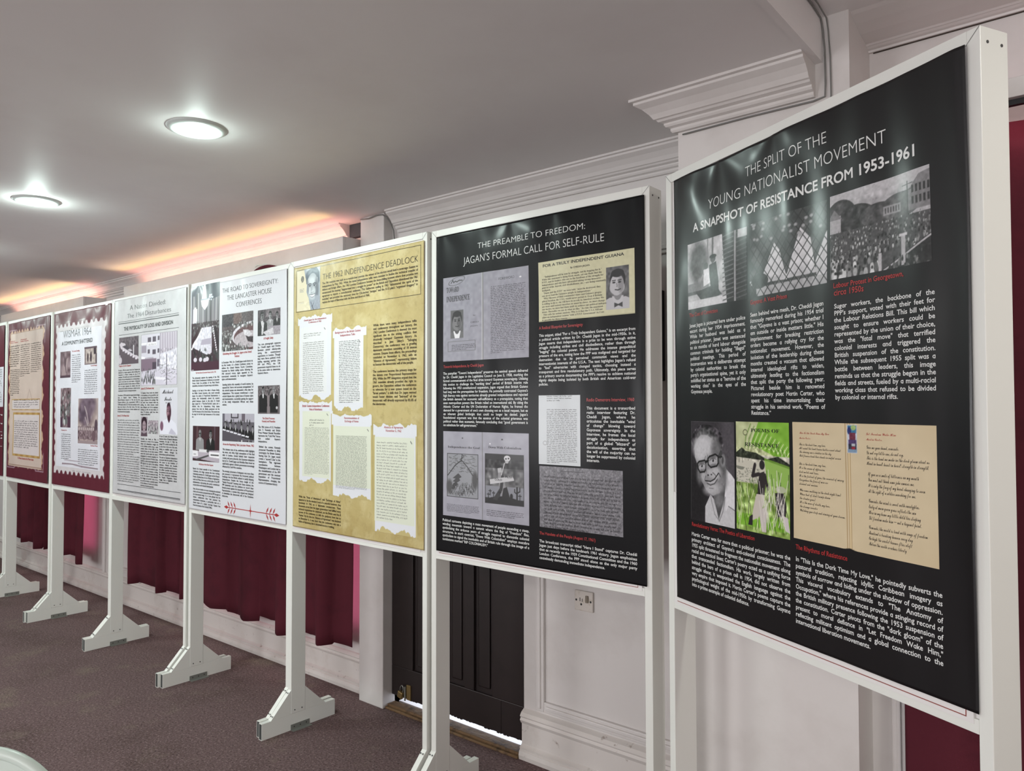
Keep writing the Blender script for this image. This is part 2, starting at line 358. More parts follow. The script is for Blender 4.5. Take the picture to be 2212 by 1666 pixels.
# ------------------------------------------------------------------ ceiling lamps
for i, (lx, ly) in enumerate(LAMPS):
    lab = ['round recessed downlight, the brighter one nearest the yellow poster', 'round recessed downlight with a bulging bulb, at the left edge'][i] if i < 2 else 'lit round recessed downlight further along the ceiling, out of frame on the left'
    t = thing('ceiling_light', lab, 'ceiling light', (lx, ly, CEIL), 0, 'recessed downlights')
    bm = BM(); add_lathe(bm, [(0.074, -0.004), (0.079, -0.012), (0.090, -0.010), (0.102, -0.004), (0.104, 0.0)], (0, 0, 0), 48)
    obj('trim_ring', bm, 'lampring', t, True)
    bm = BM(); add_lathe(bm, [(0.0001, -0.024), (0.03, -0.022), (0.055, -0.016), (0.074, -0.004)], (0, 0, 0), 40) if i == 1 else add_lathe(bm, [(0.0001, -0.010), (0.05, -0.009), (0.074, -0.004)], (0, 0, 0), 40)
    obj('lens', bm, 'lens', t, True)

# ------------------------------------------------------------------ display stands
STANDS = [(0.0185, -0.005, -0.0084), (1.019, -0.0049, -0.0104), (2.0197, -0.0055, 0.0103), (3.019, -0.0005, 0.0083), (4.0252, 0.0188, -0.0045), (5.033, 0.0047, -0.0276), (6.0287, -0.0076, -0.0029), (7.1133, -0.0599, -0.4747)]
SPAN = [(0, .9985), (.001, .9985), (.001, .9975), (.001, .9985), (.001, .9985), (.001, .990), (.004, 1.0), (0, 1.0)]
ZT, ZB, PW, PD = 2.2657, 0.9514, 0.0268, 0.0779
NAMES = ['maroon poster cut off at the left edge', 'maroon poster with the torn parchment', 'maroon stamp edged Wismar 1964 poster', 'pale grey A Nation Divided poster', 'white Road to Sovereignty poster', 'yellow 1962 Independence Deadlock poster', 'black Preamble to Freedom poster', 'black Split of the Young Nationalist Movement poster']
def foot_mesh(bm, x0, x1):
    y0, y1, h, t = -0.155, 0.252, 0.076, 0.002
    add_box(bm, x0, x0+t, y0, y1, 0, h); add_box(bm, x1-t, x1, y0, y1, 0, h)
    add_box(bm, x0+t, x1-t, y0, y1, h-t, h); add_box(bm, x0+t, x1-t, y0, y1, 0, t)
SCREW = bpy.data.meshes.new('screw'); _b = add_cyl(BM(), (0, 0, 0), 0.0032, 0.001, 'z', 10); _b.to_mesh(SCREW); _b.free(); SCREW.materials.append(M['screw'])
def screw(parent, loc, axis):
    o = bpy.data.objects.new('screw', SCREW); C.objects.link(o); o.parent = parent; o.location = loc
    o.rotation_euler = (0, PI/2, 0) if axis == 'x' else (0.75, 0, 0)
def make_stand(i):
    ox, oy, th = STANDS[i]; a, b = SPAN[i]
    t = thing('display_stand', 'white metal stand holding the '+NAMES[i], 'display stand', (ox, oy, 0), th, 'white display stands in a row')
    for side, (x0, x1) in (('l', (a, a+PW)), ('r', (b-PW, b))):
        out = x1 if side == 'r' else x0
        po = obj('post', box(x0, x1, 0, PD, 0.0762, ZT, 0.0015), 'frame', t)
        if side == 'l' or i >= 5:                      # screw heads on the faces that are not against the next stand
            for z in ((0.092,) if side == 'l' else (0.092, ZT-0.028)):
                for y in (0.020, 0.060): screw(po, (x1, y, z), 'x')
        bm = BM(); foot_mesh(bm, x0+.0005, x1-.0005)
        fo = obj('foot', bm, 'frame', t)
        obj('tube_shade_plug', box(x0+.003, x1-.003, -0.1546, 0.2516, 0.0025, 0.0735), 'tube_shade', fo)  # dark plug: shade of the hollow tube put in as colour
        for pts in ([(-0.0005, 0.0762), (-0.107, 0.0762), (-0.0005, 0.19)], [(PD+.0005, 0.0762), (PD+0.118, 0.0762), (PD+.0005, 0.19)]):
            obj('gusset', prism(pts, 'x', x0+.001, x1-.001), 'frame', fo)
        for y, z in ((-0.012, 0.1785), (-0.094, 0.0905)):
            for dx in (0.007, PW-0.007): screw(fo, (x0+dx, y-0.002, z+.0005), 'z')
        if side == 'l':
            bm = BM(); v = [(x1, 0.0024), (x1+0.026, 0.0024), (x1+0.026, 0), (x1, 0)]
            add_prism(bm, [(x1, 0), (x1+0.026, 0), (x1+0.026, 0.0024), (x1+0.0022, 0.0024), (x1+0.0022, 0.026), (x1, 0.026)], 'y', -0.002, 0.102)
            obj('floor_bracket', bm, 'zinc', fo)
            for y in (0.016, 0.05, 0.084): screw(fo, (x1+.0022, y, 0.014), 'x')
    # top rail is mitred into the posts on its front face
    bm = BM(); add_box(bm, a+PW, b-PW, 0.0, 0.05, ZT-0.026, ZT, 0.001)
    obj('top_rail', bm, 'frame', t)
    for xa, xb in ((a, a+PW), (b, b-PW)):
        bm = BM()
        d = 0.0009*(1 if xb > xa else -1)
        v = [bm.verts.new(q) for q in ((xa, -0.0006, ZT-.001), (xa+d, -0.0006, ZT), (xb+d, -0.0006, ZT-0.0265), (xb, -0.0006, ZT-0.0275))]
        bm.faces.new(v if xb < xa else v[::-1])
        obj('mitre_joint', bm, 'cable', t)
    obj('bottom_rail', box(a+PW, b-PW, 0.0, 0.05, ZB, ZB+0.027, 0.001), 'frame', t)
    obj('board', box(a+PW, b-PW, 0.006, 0.012, ZB+0.027, ZT-0.026), 'board', t)
    if i in (5, 6, 7):                                 # edge of an older print showing below the poster
        z0 = 0.968
        bm = BM(); add_box(bm, a+0.03, b-0.036, -0.0012, 0.0058, z0, 1.30)
        bs = obj('backing_sheet', bm, 'board', t)
        if i > 5:
            bm = BM(); add_box(bm, a+0.045, b-0.050, -0.0016, -0.0012, z0+0.0085, z0+0.0103); add_box(bm, b-0.0518, b-0.050, -0.0016, -0.0012, z0+0.0085, 1.29)
            obj('border_line', bm, 'redline', bs)
    return t
for i in range(8): make_stand(i)

# ------------------------------------------------------------------ lettering
STYLE = {'title': (-0.014, 4), 'titleb': (0.021, 4), 'body': (0.014, 2), 'titlebm': (0.0, 4), 'bodym': (0.0, 2), 'serif': (0.0, 2), 'script': (0.0, 2)}
CH = ''.join(chr(c) for c in range(33, 127))+'“”—’'
def tr(s, c):
    b = {'serif': (0x1D400, 0x1D41A), 'script': (0x1D4D0, 0x1D4EA)}.get(s)
    if b and c.isalpha(): return chr(b[0]+ord(c)-65) if c < 'a' else chr(b[1]+ord(c)-97)
    if s == 'serif' and c.isdigit(): return chr(0x1D7CE+ord(c)-48)
    return c
GL = {}
def glyphs(style):
    if style in GL: return GL[style]
    off, res = STYLE[style]
    cu = bpy.data.curves.new('lettering_source', 'FONT'); cu.offset = off; cu.resolution_u = res; cu.space_line = 4.0; cu.align_y = 'TOP_BASELINE'
    chars = [c for c in CH if c != '|']
    cu.body = '\n'.join(['||', '| |']+['| '+tr(style, c)+' |' for c in chars])
    o = bpy.data.objects.new('lettering_source', cu); C.objects.link(o); bpy.context.view_layer.update()
    me = bpy.data.meshes.new_from_object(o.evaluated_get(bpy.context.evaluated_depsgraph_get()))
    n = len(me.vertices); co = np.zeros(n*3); me.vertices.foreach_get('co', co); co = co.reshape(-1, 3)
    polys = [tuple(p.vertices) for p in me.polygons]
    lead = 4.0
    row = np.round((0.30-co[:, 1])/lead).astype(int)
    # measure real line pitch from the bars
    bpy.data.objects.remove(o); bpy.data.curves.remove(cu); bpy.data.meshes.remove(me)
    prow = np.array([row[p[0]] for p in polys])
    r0 = co[row == 0][:, 0]; bw = None
    xs = np.sort(np.unique(np.round(r0, 5))); bar_w = xs[1]-xs[0] if len(xs) == 4 else (xs.max()-xs.min())/3
    l0 = xs.min(); adv_bar = xs.max()-bar_w-l0
    r1 = co[row == 1][:, 0]; sp = r1.max()-bar_w-l0-adv_bar
    G = {' ': (np.zeros((0, 2)), [], sp)}
    capH = 0.7
    for k, c in enumerate(chars):
        sel = np.where(row == k+2)[0]
        x = co[sel, 0]; xr = x.max()-bar_w
        keep = sel[(x > l0+bar_w+1e-4) & (x < xr-1e-4)]
        x0 = l0+adv_bar+sp; adv = xr-l0-adv_bar-2*sp
        base = -(k+2)*lead
        mp = {int(v): i for i, v in enumerate(keep)}
        fs = [tuple(mp[v] for v in polys[q]) for q in np.where(prow == k+2)[0] if all(v in mp for v in polys[q])]
        P = np.stack([co[keep, 0]-(x0-l0), co[keep, 1]-base], 1) if len(keep) else np.zeros((0, 2))
        G[c] = (P, fs, adv)
        if c == 'H': capH = P[:, 1].max()
    if style in ('titleb', 'body'):                    # heavy M drawn as two lighter ones a hair apart
        P, fs, adv = glyphs(style+'m')[0]['M']; sh = .016 if style == 'titleb' else .010; o = len(P)
        G['M'] = (np.concatenate([P-(sh, 0), P+(sh, 0)]), fs+[tuple(i+o for i in f) for f in fs], adv)
    if style.startswith('body'):                       # round single storey a
        P, fs, adv = G['d']; G['a'] = (np.stack([P[:, 0], np.minimum(P[:, 1], G['x'][0][:, 1].max())], 1), fs, adv)
    GL[style] = (G, capH)
    return GL[style]
def text_width(G, s): return sum(G.get(c, G['x'])[2] for c in s)
def set_line(G, s, x, z, size, sx, space, V, F):
    for c in s:
        if c == ' ': x += space; continue
        P, fs, adv = G.get(c, G['x'])
        o = sum(len(a) for a in V)
        if len(P):
            V.append(np.stack([x+P[:, 0]*size*sx, z+P[:, 1]*size], 1)); F.extend([tuple(i+o for i in f) for f in fs])
        x += adv*size*sx
def typed(V, F, u0, u1, z, ln, h, rng, last):
    """lines of print far too small to read: word shaped groups of strokes"""
    cw = (u1-u0)/ln; k = 0; end = ln*(rng.uniform(.3, .8) if last else 1)
    o = sum(len(a) for a in V)
    def q(a, b, c, d):
        nonlocal o
        V.append(np.array([(a, c), (b, c), (b, d), (a, d)])); F.append((o, o+1, o+2, o+3)); o += 4
    while k < end-1:
        n = min(rng.choice([2, 3, 3, 4, 5, 6, 7, 8]), int(end-k))
        for j in range(n):
            x = u0+(k+j)*cw; r = rng.random()
            q(x+cw*.12, x+cw*.34, z-(h*.3 if r > .92 else 0), z+h*(0.95 if r < .3 else .62))
            if r < .75: q(x+cw*.34, x+cw*.88, z+(h*.45 if r < .4 else 0), z+(h*.62 if r < .4 else h*.16))
            if .2 < r < .9: q(x+cw*.66, x+cw*.88, z, z+h*.55)
        k += n+1

# ------------------------------------------------------------------ small painter for the printed pictures
class Pic:
    def __init__(s, wd, ht, cell, col, seed=1):
        s.w = max(8, int(wd/cell)); s.h = max(8, int(ht/cell)); s.asp = wd/ht
        s.a = np.ones((s.h, s.w, 3))*np.array(col, dtype=float)
        y, x = np.mgrid[0:s.h, 0:s.w]; s.x = (x+.5)/s.w; s.y = (y+.5)/s.h; s.r = np.random.RandomState(seed)
        s.px = 1.0/s.w; s.py = 1.0/s.h
    def put(s, m, c, al=1.0):
        m = np.clip(m, 0, 1)[..., None]*al; s.a = s.a*(1-m)+np.array(c, dtype=float)*m
    def rect(s, x0, y0, x1, y1, c, al=1.0):
        e = lambda d, p: np.clip(d/p+.5, 0, 1)
        s.put(e(s.x-x0, s.px)*e(x1-s.x, s.px)*e(s.y-y0, s.py)*e(y1-s.y, s.py), c, al)
    def ell(s, cx, cy, rx, ry, c, rot=0.0, soft=0.0, al=1.0):
        dx = (s.x-cx)*s.asp; dy = s.y-cy; ca, sa = math.cos(rot), math.sin(rot)
        d = np.sqrt(((dx*ca+dy*sa)/(rx*s.asp))**2+((-dx*sa+dy*ca)/ry)**2)
        sf = soft if soft else max(s.px/rx, s.py/ry)
        s.put((1-d)/sf+.5, c, al)
    def poly(s, pts, c, al=1.0):
        acc = np.zeros((s.h, s.w))
        for ox, oy in ((-.25, -.25), (.25, -.25), (-.25, .25), (.25, .25)):
            X = s.x+ox*s.px; Y = s.y+oy*s.py; ins = np.zeros((s.h, s.w), bool); n = len(pts)
            for i in range(n):
                (xa, ya), (xb, yb) = pts[i], pts[(i+1) % n]
                if ya == yb: continue
                ins ^= ((ya > Y) != (yb > Y)) & (X < (xb-xa)*(Y-ya)/(yb-ya)+xa)
            acc += ins*.25
        s.put(acc, c, al)
    def line(s, pts, wd, c, al=1.0):
        for (xa, ya), (xb, yb) in zip(pts[:-1], pts[1:]):
            dx, dy = (xb-xa)*s.asp, yb-ya; L2 = dx*dx+dy*dy+1e-12
            t = np.clip(((s.x-xa)*s.asp*dx+(s.y-ya)*dy)/L2, 0, 1)
            d = np.hypot((s.x-xa)*s.asp-t*dx, s.y-ya-t*dy)
            s.put((wd/2-d)/s.py+.5, c, al)
    def noise(s, amp, n=12, mask=None):
        nx = max(2, int(n*s.asp)); g = s.r.randn(n+2, nx+2)
        fy = s.y*n; fx = s.x*nx; iy = fy.astype(int); ix = fx.astype(int); ty = fy-iy; tx = fx-ix
        v = g[iy, ix]*(1-tx)*(1-ty)+g[iy, ix+1]*tx*(1-ty)+g[iy+1, ix]*(1-tx)*ty+g[iy+1, ix+1]*tx*ty
        s.a += (v*amp*(1 if mask is None else mask))[..., None]
    def grad(s, c0, c1, y0=0, y1=1, x0=0, x1=1):
        t = np.clip((s.y-y0)/(y1-y0), 0, 1)[..., None]; m = ((s.y >= y0) & (s.y <= y1) & (s.x >= x0) & (s.x <= x1))[..., None]
        s.a = np.where(m, np.array(c0)*(1-t)+np.array(c1)*t, s.a)
    def crowd(s, x0, y0, x1, y1, n, sz, lo=.12, hi=.85):
        P = sorted(((s.r.uniform(y0, y1), s.r.uniform(x0, x1)) for _ in range(n)))
        for y, x in P:
            k = sz*(0.6+0.8*(y-y0)/max(1e-3, y1-y0)); t = s.r.uniform(lo, hi)
            s.ell(x, y+k*1.1, k*.55/s.asp, k*1.1, [t]*3); s.ell(x, y-k*.15, k*.28/s.asp, k*.34, [s.r.uniform(lo, .45)]*3)
    def keep(s, old, x0, y0, x1, y1):
        m = ((s.x >= x0) & (s.x <= x1) & (s.y >= y0) & (s.y <= y1))[..., None]; s.a = np.where(m, s.a, old)
G3 = lambda v: [v, v*.985, v*1.0]
def man(p, cx, cy, k, suit=.14, skin=.55, hair=.08, tie=True, face=0.0, shirt=.88, glasses=False, rot=0.0):
    """head and shoulders; k is the head height in picture heights"""
    a = 1/p.asp
    p.poly([(cx-k*1.25*a, cy+k*2.6), (cx-k*1.15*a, cy+k*.95), (cx-k*.4*a, cy+k*.6), (cx+k*.4*a, cy+k*.6), (cx+k*1.15*a, cy+k*.95), (cx+k*1.25*a, cy+k*2.6)], G3(suit))
    p.poly([(cx-k*.28*a, cy+k*.55), (cx+k*.28*a, cy+k*.55), (cx+k*.03*a, cy+k*1.6)], G3(shirt))
    if tie: p.poly([(cx-k*.05*a, cy+k*.66), (cx+k*.05*a, cy+k*.66), (cx+k*.06*a, cy+k*1.4), (cx, cy+k*1.55)], G3(.12))
    p.ell(cx, cy+k*.42, k*.2*a, k*.3, G3(skin*.7))
    p.ell(cx, cy-k*.14, k*.385*a, k*.44, G3(hair), rot); p.ell(cx+face*k*.04*a, cy+k*.20, k*.37*a, k*.30, G3(skin*.92), rot); p.ell(cx+face*k*.06*a, cy+k*.08, k*.335*a, k*.45, G3(skin), rot); p.ell(cx, cy-k*.40, k*.32*a, k*.17, G3(hair), rot)
    p.ell(cx+k*.16*a, cy+k*.1, k*.14*a, k*.34, G3(skin*.74), rot, .6)
    for e in (-1, 1):
        p.ell(cx+(face*.07+e*.14)*k*a, cy-k*.02, k*.075*a, k*.035, G3(.08)); p.line([(cx+(face*.07+e*.14-.08)*k*a, cy-k*.1), (cx+(face*.07+e*.14+.08)*k*a, cy-k*.11)], k*.035, G3(.1))
        if glasses: p.line([(cx+(e*.14-.11)*k*a, cy-k*.08), (cx+(e*.14+.11)*k*a, cy-k*.08), (cx+(e*.14+.11)*k*a, cy+k*.06), (cx+(e*.14-.11)*k*a, cy+k*.06), (cx+(e*.14-.11)*k*a, cy-k*.08)], k*.03, G3(.05))
    p.line([(cx+face*.08*k*a, cy+k*.02), (cx+(face*.1+.04)*k*a, cy+k*.15), (cx+face*.08*k*a, cy+k*.16)], k*.03, G3(skin*.6))
    p.line([(cx-k*.12*a, cy+k*.28), (cx+k*.02*a, cy+k*.31), (cx+k*.14*a, cy+k*.27)], k*.045, G3(.18))
def page(p, x0, y0, x1, y1, n, c=.3, seed=2, per=34, th=.34):
    r = random.Random(seed); dy = (y1-y0)/n
    for i in range(n):
        x = x0
        if r.random() < .12: continue
        end = x1 if r.random() > .16 else x0+(x1-x0)*r.uniform(.3, .8)
        while x < end:
            wv = (x1-x0)/per*r.choice([2, 3, 4, 5, 6, 7])
            p.rect(x, y0+dy*(i+.3), min(end, x+wv), y0+dy*(i+.3+th), G3(c+r.uniform(-.06, .12))); x += wv+(x1-x0)/per
def torn(p, x0, y0, x1, y1, c, seed, amp=.02, top=True, bot=True):
    r = random.Random(seed); pts = []
    n = 26
    for i in range(n+1): pts.append((x0+(x1-x0)*i/n, y0+(r.uniform(-amp, amp)+amp*math.sin(i*.8+seed) if top else 0)))
    for i in range(n, -1, -1): pts.append((x0+(x1-x0)*i/n, y1+(r.uniform(-amp, amp)+1.6*amp*math.sin(i*.5+seed) if bot else 0)))
    p.poly(pts, c)
def paint(kind, wd, ht, cell):
    P = lambda c, seed=1: Pic(wd, ht, cell, c, seed)
    if kind == 'escort':
        p = P(G3(.72), 3); p.grad(G3(.78), G3(.66)); p.ell(.2, .32, .17, .3, G3(.36), 0, .5); p.noise(.06, 14)
        p.rect(.44, 0, .47, .5, G3(.4)); p.rect(.36, 0, .38, .5, G3(.5))
        p.poly([(.0, .62), (.38, .60), (.40, .72), (0, .80)], G3(.5)); p.rect(0, .74, .3, .79, G3(.3))
        p.poly([(.15, .76), (.5, .7), (.62, .86), (.3, .95)], G3(.2)); p.rect(0, .88, .8, 1, G3(.82))
        p.poly([(.40, .40), (.52, .37), (.56, .62), (.57, .86), (.45, .86), (.41, .6)], G3(.16)); p.ell(.465, .32, .045, .055, G3(.3)); p.ell(.465, .285, .06, .03, G3(.12))
        p.poly([(.30, .45), (.39, .44), (.42, .66), (.30, .70)], G3(.88)); p.ell(.345, .40, .035, .05, G3(.25)); p.line([(.3, .52), (.24, .6)], .03, G3(.6))
        p.poly([(.62, .0), (1, 0), (1, 1), (.70, 1)], G3(.17))
        for i in range(15):
            y = .04+i*.065; p.poly([(.63, y), (.80, y-.03), (.80, y-.012), (.63, y+.02)], G3(.4)); p.poly([(.84, y), (1, y-.03), (1, y-.014), (.84, y+.018)], G3(.32))
        p.rect(.81, 0, .835, 1, G3(.62)); p.rect(.86, 0, 1, .12, G3(.7)); p.noise(.03, 40)
    elif kind == 'mesh':
        p = P(G3(.24), 5); p.noise(.07, 9); p.poly([(.16, .82), (.35, .34), (.42, .45), (.52, .85)], G3(.82)); p.poly([(.5, .84), (.68, .24), (.8, .4), (.86, .8)], G3(.82)); p.poly([(.86, .7), (1, .35), (1, .95), (.88, .95)], G3(.8))
        p.rect(0, .78, 1, .84, G3(.74)); p.rect(.1, .88, 1, 1, G3(.66)); p.ell(.15, .8, .12, .1, G3(.18)); p.noise(.04, 20)
        for i in range(-9, 13):
            x = i*.1; p.line([(x, 0), (x+.62, 1)], .012, G3(.1)); p.line([(x+.62, 0), (x, 1)], .012, G3(.1))
        for i in range(26): p.ell(p.r.uniform(0, 1), p.r.uniform(0, .35), .02, .02, G3(.62), 0, .8)
    elif kind == 'crowd':
        p = P(G3(.72), 7); p.grad(G3(.74), G3(.66), 0, .4)
        p.ell(.12, .30, .17, .22, G3(.26)); p.ell(.28, .34, .2, .16, G3(.22)); p.ell(.5, .36, .18, .13, G3(.30)); p.ell(.72, .33, .2, .14, G3(.36)); p.noise(.07, 22, (p.y > .1)*(p.y < .5)*1.0)
        p.rect(.0, .26, .12, .62, G3(.68)); p.poly([(-.02, .3), (.05, .18), (.13, .3)], G3(.5)); p.rect(.55, .3, .72, .40, G3(.6))
        for i in range(6): p.rect(.565+i*.026, .32, .578+i*.026, .38, G3(.3))
        p.poly([(.80, .2), (.9, .06), (1, .04), (1, .42), (.8, .42)], G3(.5))
        for i in range(5): p.rect(.83+i*.036, .16, .85+i*.036, .24, G3(.2)); p.rect(.83+i*.036, .28, .85+i*.036, .36, G3(.22))
        p.rect(.785, .1, .795, .5, G3(.25)); p.line([(.74, .14), (.84, .13)], .008, G3(.25)); p.line([(.75, .2), (.83, .19)], .008, G3(.25))
        p.rect(0, .46, 1, 1, G3(.3)); p.crowd(0, .44, 1, .78, 330, .017, .08, .8); p.crowd(.0, .70, .5, .95, 60, .04, .1, .95)
        p.poly([(.52, 1), (1, .70), (1, 1)], G3(.16)); p.line([(.55, 1), (1, .72)], .02, G3(.72)); p.rect(.72, .66, .76, .98, G3(.7)); p.rect(.70, .64, .78, .67, G3(.8)); p.rect(.5, .80, .53, 1, G3(.72)); p.crowd(.6, .84, 1, 1, 30, .03, .1, .5); p.noise(.03, 50)
    elif kind == 'carter':
        p = P([.19, .17, .19], 9); p.ell(.85, .35, .22, .6, [.30, .28, .30], .1, .9); p.ell(.15, .75, .25, .35, [.10, .09, .10], 0, .9); p.rect(0, 0, 1, .004, G3(.4)); p.rect(0, 0, .008, 1, G3(.36))
        p.poly([(.34, 1.02), (.345, .84), (.47, .715), (.62, .80), (.78, .70), (.81, .445), (.93, .50), (1.02, .55), (1.02, 1.02)], G3(.76)); p.poly([(.82, .46), (.93, .50), (1.02, .56), (1.02, .83), (.86, .80), (.80, .86), (.78, .70)], G3(.84)); p.line([(.86, .80), (1, .83)], .010, G3(.45)); p.line([(.47, .73), (.56, .90), (.65, .95)], .010, G3(.55)); p.line([(.79, .72), (.74, .86), (.66, .96)], .010, G3(.5))
        p.poly([(.53, .70), (.80, .58), (.77, .74), (.65, .945), (.55, .76)], G3(.30)); p.ell(.66, .76, .10, .06, G3(.46), 0, .8)
        p.poly([(.06, .30), (.07, .22), (.14, .13), (.25, .075), (.38, .055), (.52, .085), (.64, .155), (.71, .24), (.72, .30), (.66, .34), (.5, .2), (.3, .17), (.12, .24)], G3(.30)); q = (np.hypot((p.x-.38)/.38, (p.y-.2)/.17) < 1)*1.0; p.noise(.12, 44, q); p.noise(.08, 26, q)
        p.poly([(.08, .27), (.09, .36), (.15, .44), (.20, .52), (.26, .60), (.37, .68), (.52, .725), (.66, .69), (.78, .59), (.82, .45), (.74, .33), (.66, .255), (.55, .18), (.40, .135), (.25, .135), (.13, .19)], G3(.56))
        p.ell(.30, .25, .24, .11, G3(.76), -.15, .8); p.ell(.22, .30, .12, .10, G3(.78), 0, .9); p.ell(.60, .27, .10, .10, G3(.42), 0, .9); p.ell(.72, .47, .10, .16, G3(.36), 0, .9); p.ell(.66, .60, .16, .08, G3(.50), -.4, .9); p.ell(.50, .66, .18, .055, G3(.70), -.2, .9); p.ell(.22, .53, .08, .10, G3(.44), 0, .9); p.ell(.30, .545, .06, .05, G3(.68), 0, .9); p.ell(.58, .50, .12, .06, G3(.72), -.3, .9)
        p.ell(.745, .375, .055, .06, G3(.52), .1, .5); p.ell(.74, .37, .025, .035, G3(.3), .1, .6); p.poly([(.64, .33), (.70, .27), (.74, .30), (.69, .36)], G3(.25))
        for pts, ex, ey in (([(.16, .425), (.20, .405), (.33, .388), (.365, .40), (.36, .47), (.33, .50), (.22, .512), (.175, .48)], .265, .445), ([(.41, .37), (.45, .345), (.58, .318), (.64, .335), (.645, .40), (.61, .43), (.48, .45), (.42, .425)], .53, .38)):
            p.poly(pts, G3(.66)); p.ell(ex, ey-.03, .09, .018, G3(.44), -.25, .8); p.ell(ex, ey+.004, .055, .016, G3(.70), -.2, .5); p.ell(ex, ey, .022, .015, G3(.16)); p.ell(ex-.010, ey-.005, .006, .005, G3(.8)); p.line([(ex-.08, ey+.008), (ex-.02, ey-.022), (ex+.07, ey-.014)], .006, G3(.36)); p.ell(ex, ey+.045, .07, .012, G3(.5), -.2, .8); p.line(pts+[pts[0]], .017, G3(.09))
        p.line([(.355, .41), (.385, .395), (.42, .385)], .022, G3(.09)); p.line([(.64, .345), (.72, .335)], .018, G3(.13)); p.line([(.33, .375), (.36, .345)], .008, G3(.45)); p.line([(.40, .36), (.41, .33)], .008, G3(.45))
        p.line([(.37, .42), (.37, .49), (.40, .525)], .014, G3(.42)); p.ell(.445, .505, .07, .032, G3(.68), -.2, .7); p.ell(.415, .53, .02, .009, G3(.2)); p.ell(.49, .52, .018, .008, G3(.25)); p.line([(.52, .50), (.57, .515), (.61, .545)], .009, G3(.36)); p.line([(.36, .54), (.335, .58)], .009, G3(.36))
        p.poly([(.36, .585), (.47, .592), (.56, .565), (.64, .505), (.61, .56), (.55, .60), (.46, .608), (.40, .60)], G3(.72)); p.line([(.345, .588), (.47, .588), (.56, .56), (.65, .497)], .012, G3(.14)); p.line([(.39, .612), (.47, .624), (.56, .604), (.62, .56)], .012, G3(.34)); p.line([(.66, .50), (.69, .53)], .01, G3(.3)); p.line([(.44, .655), (.53, .655)], .008, G3(.5)); p.noise(.018, 60)
    elif kind == 'cover':
        p = P([.74, .76, .58], 11); gr = [.50, .70, .22]; dg = [.16, .18, .12]
        p.poly([(.45, 0), (1, 0), (1, .36), (.3, .2)], gr); p.noise(.05, 20)
        for i in range(22):
            x = .3+i*.035; p.line([(x, .02+.01*i), (x-.1, .14+.008*i), (x-.12, .24)], .007, [.85, .88, .7] if i % 2 else [.36, .55, .16])
        p.ell(.19, .10, .045, .028, [.3, .3, .2]); p.ell(.19, .10, .036, .021, [.74, .76, .58])
        p.rect(0, .30, 1, .56, [.78, .76, .70]); p.poly([(0, .29), (.12, .24), (.2, .27), (.4, .28), (.6, .33), (.8, .30), (1, .36), (1, .40), (.6, .345), (0, .33)], dg); p.noise(.10, 60, (p.y > .24)*(p.y < .36)*1.0)
        p.rect(.06, .30, .068, .38, dg); p.rect(.13, .29, .137, .38, dg); p.poly([(.0, .41), (.18, .42), (.14, .445), (.02, .44)], [.5, .5, .45])
        for i in range(110): p.line([(lambda a, b: [(a, b), (a+.02, b+.002)])(p.r.uniform(0, .45), p.r.uniform(.42, .56))][0], .004, [.45, .45, .4])
        p.poly([(.55, .32), (1, .38), (1, .62), (.62, .6)], gr, .75); p.rect(0, .56, 1, 1, [.56, .66, .34]); p.noise(.16, 26, (p.y > .56)*1.0); p.rect(0, .84, 1, .95, [.46, .70, .14], .7)
        for i in range(90):
            x = p.r.uniform(0, 1); y = p.r.uniform(.6, 1); c = [.85, .88, .7] if p.r.rand() < .4 else ([.25, .4, .12] if p.r.rand() < .6 else dg)
            p.line([(x, y), (x+p.r.uniform(-.08, .08), y-p.r.uniform(.05, .2))], .006, c)
        p.poly([(.46, .46), (.55, .44), (.57, .56), (.55, .66), (.42, .66), (.43, .56)], [.17, .14, .15]); p.ell(.51, .385, .05, .042, [.14, .12, .13]); p.line([(.45, .47), (.33, .49), (.37, .40)], .035, [.17, .14, .15]); p.ell(.375, .39, .025, .02, [.17, .14, .15]); p.line([(.56, .47), (.60, .57)], .03, [.17, .14, .15])
        p.poly([(.40, .65), (.56, .65), (.52, .76), (.44, .86), (.30, .90), (.34, .78)], [.78, .74, .70]); p.poly([(.44, .8), (.60, .74), (.58, .98), (.50, .98)], [.78, .74, .72]); p.poly([(.27, .86), (.33, .84), (.32, .94), (.24, .94)], [.15, .13, .14])
        p.poly([(.74, .62), (.88, .6), (.94, .72), (.92, .82), (.78, .82)], [.16, .13, .15]); p.ell(.84, .585, .09, .03, [.7, .72, .6]); p.poly([(.86, .80), (.96, .82), (1, .95), (.92, .93)], [.8, .76, .76])
        for i in range(34): x = p.r.uniform(.5, .95); y = p.r.uniform(.7, .98); p.line([(x, y), (x+p.r.uniform(-.14, .16), y-p.r.uniform(.1, .3))], .006, [.86, .84, .80])
    elif kind == 'openbook':
        p = P([.78, .70, .56], 13); p.ell(.3, .5, .55, .7, [.83, .76, .63], 0, .9); p.ell(.75, .5, .4, .6, [.83, .76, .63], 0, .9); p.noise(.008, 12)
        for x in (.421, .437, .452): p.rect(x, 0.0, x+.004, 1, [.60, .46, .28])
        p.rect(.441, 0, .452, 1, [.86, .78, .62]); p.poly([(.39, 1), (.44, .985), (.49, 1)], [.05, .05, .05])
        q = (.436, .012, .505, .235); p.rect(*q, [.76, .78, .82]); p.rect(.440, .02, .50, .08, [.22, .45, .6]); p.ell(.48, .035, .018, .02, [.62, .72, .45]); p.ell(.452, .06, .014, .03, [.16, .22, .45])
